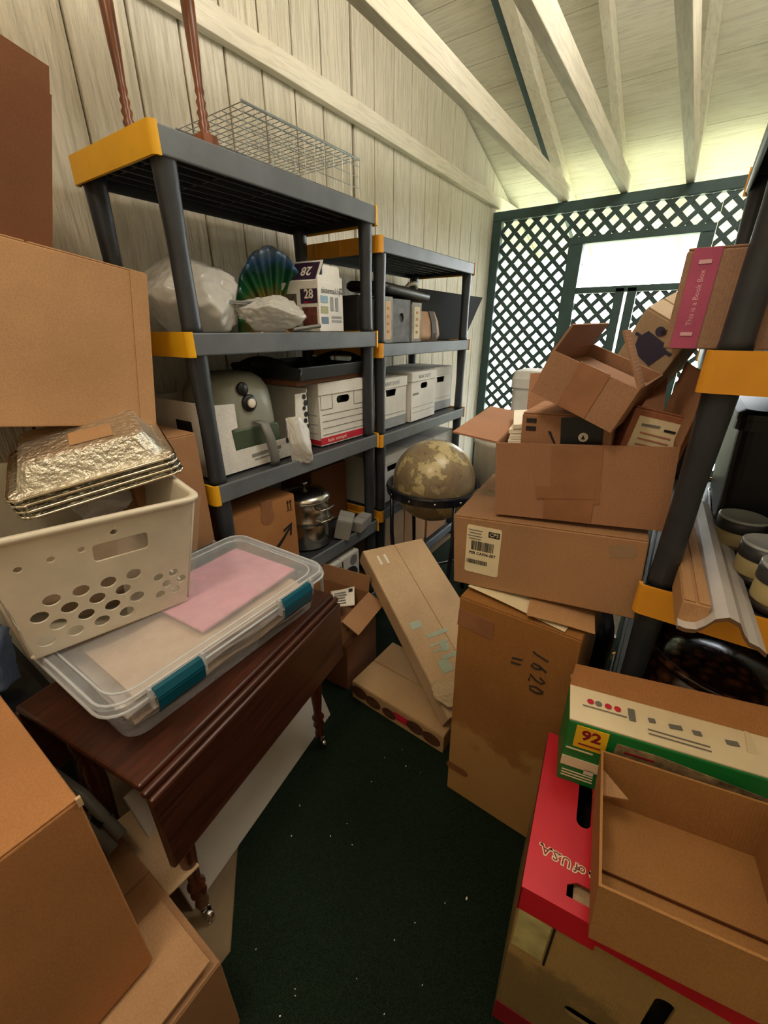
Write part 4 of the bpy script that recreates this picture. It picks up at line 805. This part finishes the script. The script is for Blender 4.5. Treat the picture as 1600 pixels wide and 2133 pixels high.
M_YSQ = plain('yellow square print', rgb(244, 196, 40), .5); decal(t, F, .045, .138, .058, .058, M_YSQ, 'yellow_square'); text(t, F, '92', .036, .045, .145, M_DRED, bold=.0012); decal(t, F, .045, .121, .04, .003, M_DRED, off=.0018)
decal(t, F, .04, .062, .078, .026, M_CREAM); decal(t, F, .03, .100, .05, .003, M_CREAM); 
for k in range(3): decal(t, F, .036, .034 - .008 * k, .06, .0025, M_CREAM)
decal(t, F, .056, .046, .018, .014, M_PAPER)
M_FOOD = plain('food photo', rgb(150, 128, 96), .5, var=.7, scale=50)
poly(t, F, [(.09, .15), (.16, .15), (.40, .12), (.40, .03), (.12, .03), (.085, .09)], M_FOOD, 'food_photo')
for k in range(4): poly(t, F, circle(.17 + .055 * k, .10 - .006 * k, .024, 16), plain('dark food photo', rgb(96, 66, 48), .5, var=.5, scale=60), 'food_photo', off=.002)
decal(t, F, .13, .135, .05, .004, M_DRED, off=.0026)
for i, u in enumerate((.04, .055, .073, .09)): poly(t, U, circle(u, .06, .0065, 12), [M_RED, M_GREYP, M_RED, M_RED][i], 'icon', off=.0025)
decal(t, U, .065, .045, .08, .002, M_GREYP, off=.0025); decal(t, U, .115, .055, .012, .03, M_GREYP, off=.0025)
for u, w_ in ((.15, .012), (.19, .022), (.225, .014), (.28, .02)): decal(t, U, u, .055, w_, .010, M_GREYP, 'icon', 8, off=.0025)
for k in range(2): decal(t, U, .19, .030 - .01 * k, .10, .002, M_GREYP, off=.0025)
FB = U @ Matrix.Translation((.0, .0985, 0)) @ Matrix.Rotation(rad(68), 4, 'X')
obj('open_flap', MB().prism([(0, 0), (.40, 0), (.37, .055), (.36, .058), (.005, .047)], .003, FB), K_LEAF, t); obj('end_flap', MB().prism([(0, 0), (.05, 0), (.05, .05), (.01, .055)], .002, U @ Matrix.Translation((.30, .045, .003)) @ Matrix.Rotation(rad(14), 4, 'Y')), M_CREAM, t)
tw = tag(obj('paper_scrap', MB().grid(lambda u, v: Vector((u * .05 - .025, (v - .5) * .015, .012 * math.sin(u * 3.1))), 8, 2), K_TAN, solid=.001, smooth=True), 'curled scrap of kraft paper at the corner of the green carton', 'paper'); tw.location = (-.03, .815, .7145); tw.rotation_euler = (0, 0, rad(200))

# ------------------------------------------------------------------ right rack contents
S = (.44, .32, .16); t = carton('pink_stripe_carton', 'large carton with a pink edge stripe on the upper shelf of the right rack', (.177, 1.145, 1.387), S, (0, 0, 0), card('mauve grey kraft', rgb(176, 140, 118)), tape=False, seam='x'); F = face(S, 'f')
MPK = plain('pink stripe print', rgb(186, 84, 124), .6); decal(t, F, .030, .08, .040, .158, MPK, 'pink_stripe'); text(t, F, 'This is a Book Box', .0115, .030, .082, plain('pale pink print', rgb(236, 190, 204), .6), ang=90)
for v in (.025, .138): decal(t, F, .030, v, .018, .006, plain('pale pink print', rgb(236, 190, 204), .6), off=.002)
for k in range(2):
    o = tag(blob('torn_paper', None, M_PAPER, (.05, .04, .016), 40 + k, 3, .3), ['torn white paper scrap under the left corner of the pink-striped carton', 'torn white paper scrap under the pink-striped carton by the post'][k], 'paper', 'torn paper under the striped carton'); o.location = (.055 + .03 * k, 1.02 - .03 * k, 1.3855)
    o.scale = (1, 1, .12)
# wavy moulding, small carton, jars, wire rack, tube, tote
prof = [(-.062, .004), (-.05, .002), (-.036, .006), (-.026, .018), (-.016, .036), (0, .046), (.016, .040), (.026, .022), (.036, .010), (.05, .006), (.062, -.002)]
pg = [(x, z + .004) for x, z in prof] + [(x, z - .004) for x, z in reversed(prof)]
o = tag(obj('wavy_moulding', MB().prism(pg[::-1], .60, frame((1, 0, 0), (0, 0, 1), (0, .60, 0))), plain('white primed moulding', rgb(206, 202, 204), .5, var=.08), smooth=False), 'long white wavy moulding overhanging the amber shelf edge', 'moulding'); o.location = (.155, .785, .933); o.rotation_euler = (0, 0, rad(3))
me = o.data; mk = card('moulding end grain', rgb(122, 92, 66)); me.materials.append(mk)
for p in me.polygons:
    if abs(p.normal.y) > .9: p.material_index = 1
carton('narrow_carton', 'narrow tan carton lying beside the white moulding on the right rack', (.098, 1.0, .926), (.042, .39, .058), (0, 0, 4), K_TAN, tape=False, seam='y')
MJ1 = plain('cream jar label', rgb(190, 172, 124), .5, var=.1); MJ2 = plain('grey jar lid band', rgb(66, 68, 72), .4); MJ3 = plain('white jar lid', rgb(196, 202, 206), .3); MJ0 = plain('dark jar foot', rgb(48, 38, 36), .4)
for i, (x, y, h, c2) in enumerate(((.198, 1.235, .085, MJ2), (.288, 1.175, .085, MJ1), (.232, 1.08, .09, MJ2), (.252, .972, .095, MJ2))):
    t = thing('glass_jar', ['jar with grey lid band farthest from the amber shelf edge', 'jar with cream lid band among the grey-banded jars', 'jar with grey lid band in the middle of the group', 'jar with grey lid band nearest the amber shelf edge'][i], 'jar', (x, y, .926), (0, 0, 20 * i), 'lidded jars on the right rack')
    obj('foot', MB().lathe([(.044, 0), (.046, .003), (.046, .018)], 32), MJ0, t, smooth=True); obj('body', MB().lathe([(.047, .0182), (.048, .022), (.048, h * .62)], 32), MJ1, t, smooth=True)
    obj('lid_band', MB().lathe([(.0495, h * .625), (.0495, h * .93)], 32), c2, t, smooth=True); obj('lid_top', MB().lathe([(.0497, h * .932), (.049, h * .98), (.046, h), (.044, h * .985), (.001, h * .985)], 32), MJ3, t, smooth=True)
t = thing('oven_rack', 'dark wire rack lying under the jars at the back of the right rack shelf', 'wire rack', (.29, 1.50, .927))
b = MB()
for k in range(20): b.tube([(-.13, -.19 + .02 * k, .004), (.13, -.19 + .02 * k, .004)], .002, 5)
obj('wires', b, M_DARK, t); obj('frame', MB().tube([(q[0], q[1], .004) for q in rrect(.27, .40, .02)], .004, 6, True), M_WIRE, t)
t = thing('black_tote', 'black plastic tote at the back of the right rack behind the jars', 'storage bin', (.29, 1.53, .937))
obj('tub', MB().loft([rrect(w_, d_, .03, z, 4) for w_, d_, z in ((.26, .42, 0), (.30, .46, .26), (.32, .48, .262), (.32, .48, .285))]), plain('black tote plastic', rgb(34, 36, 44), .45, var=.2), t); obj('lid', MB().loft([rrect(w_, d_, .03, z, 4) for w_, d_, z in ((.325, .485, .286), (.325, .485, .30), (.29, .45, .308))]), M_DARK, t); obj('handle', MB().box(-.05, .05, -.25, -.24, .20, .215), M_GREYP, t, bevel=.003)
t = thing('grey_tube', 'grey cardboard tube leaning behind the jars', 'tube', (.34, 1.255, 1.03), (0, 0, 38))
obj('tube', MB().lathe([(.016, -.13), (.016, .13), (.013, .13), (.013, -.13), (.016, -.13)], 20, Matrix.Rotation(rad(90), 4, 'X'), False, False), K_GREY, t, smooth=True); obj('tube_foot', MB().box(-.012, .012, -.02, .02, -.093, -.014), M_GREYP, t)
m, N, L, B = newmat('glossy beaded wicker'); v_ = N.new('ShaderNodeTexVoronoi'); v_.inputs['Scale'].default_value = 42; tc = N.new('ShaderNodeTexCoord'); L.new(tc.outputs['Object'], v_.inputs['Vector'])
L.new(ramp(N, L, v_.outputs['Distance'], [(.0, rgb(110, 66, 40)), (.6, rgb(38, 22, 14))]).outputs[0], B.inputs['Base Color']); B.inputs['Roughness'].default_value = .18; bump(N, L, B, v_.outputs['Distance'], -.9, .02)
t = thing('beaded_basket', 'dark brown glossy beaded basket on the low shelf of the right rack', 'basket', (.255, 1.14, .466))
obj('bowl', MB().lathe([(.11, 0), (.15, .03), (.19, .10), (.20, .17), (.188, .225)], 48, None, True, False), m, t, smooth=True, solid=.008); obj('rim', MB().tube([(math.cos(k * math.pi / 20) * .19, math.sin(k * math.pi / 20) * .19, .23) for k in range(40)], .010, 8, True), m, t, smooth=True); obj('contents', MB().lathe([(.17, .16), (.12, .20), (.001, .215)], 32, None, False, False), m, t, smooth=True)
t = thing('white_plate', 'white plate edge showing above the beaded basket', 'plate', (.20, 1.22, .7075), (0, 4, 0)); t.scale = (.5, .5, 1); obj('plate', MB().lathe([(.07, 0), (.09, .002), (.15, .016), (.152, .019), (.15, .02), (.09, .006), (.001, .005)], 40, None, True, False), M_WPL, t, smooth=True)
o = tag(blob('black_bag', None, plain('black bin liner', rgb(28, 28, 32), .3, var=.2), (.22, .26, .62), 51, amp=.15), 'black bin bag on the floor between the tall carton and the right rack', 'bag'); o.location = (-.085, 1.40, .0065)
t = thing('low_carton', 'brown carton on the bottom shelf of the right rack', 'box', (.25, 1.37, .042)); obj('body', MB().box(-.18, .18, -.40, .40, 0, .26), K_DARK, t, bevel=.003); obj('tape', MB().box(-.03, .03, -.401, .401, .2602, .261), M_TAPE, t)

# ------------------------------------------------------------------ litter on the carpet
r = random.Random(4); b = MB()
for k in range(34):
    x, y = r.uniform(-.72, -.02), r.uniform(.05, .95); s_ = r.choice((.001, .0015, .002, .0035)); a = r.uniform(0, 3.1)
    b.box(-s_, s_, -s_ * r.uniform(.3, .8), s_ * .5, 0, .0012, Matrix.Translation((x, y, .0064)) @ Matrix.Rotation(a, 4, 'Z'))
tag(obj('carpet_litter', b, M_PAPER), 'tiny pale lint specks scattered on the green carpet', 'litter', kind='stuff')
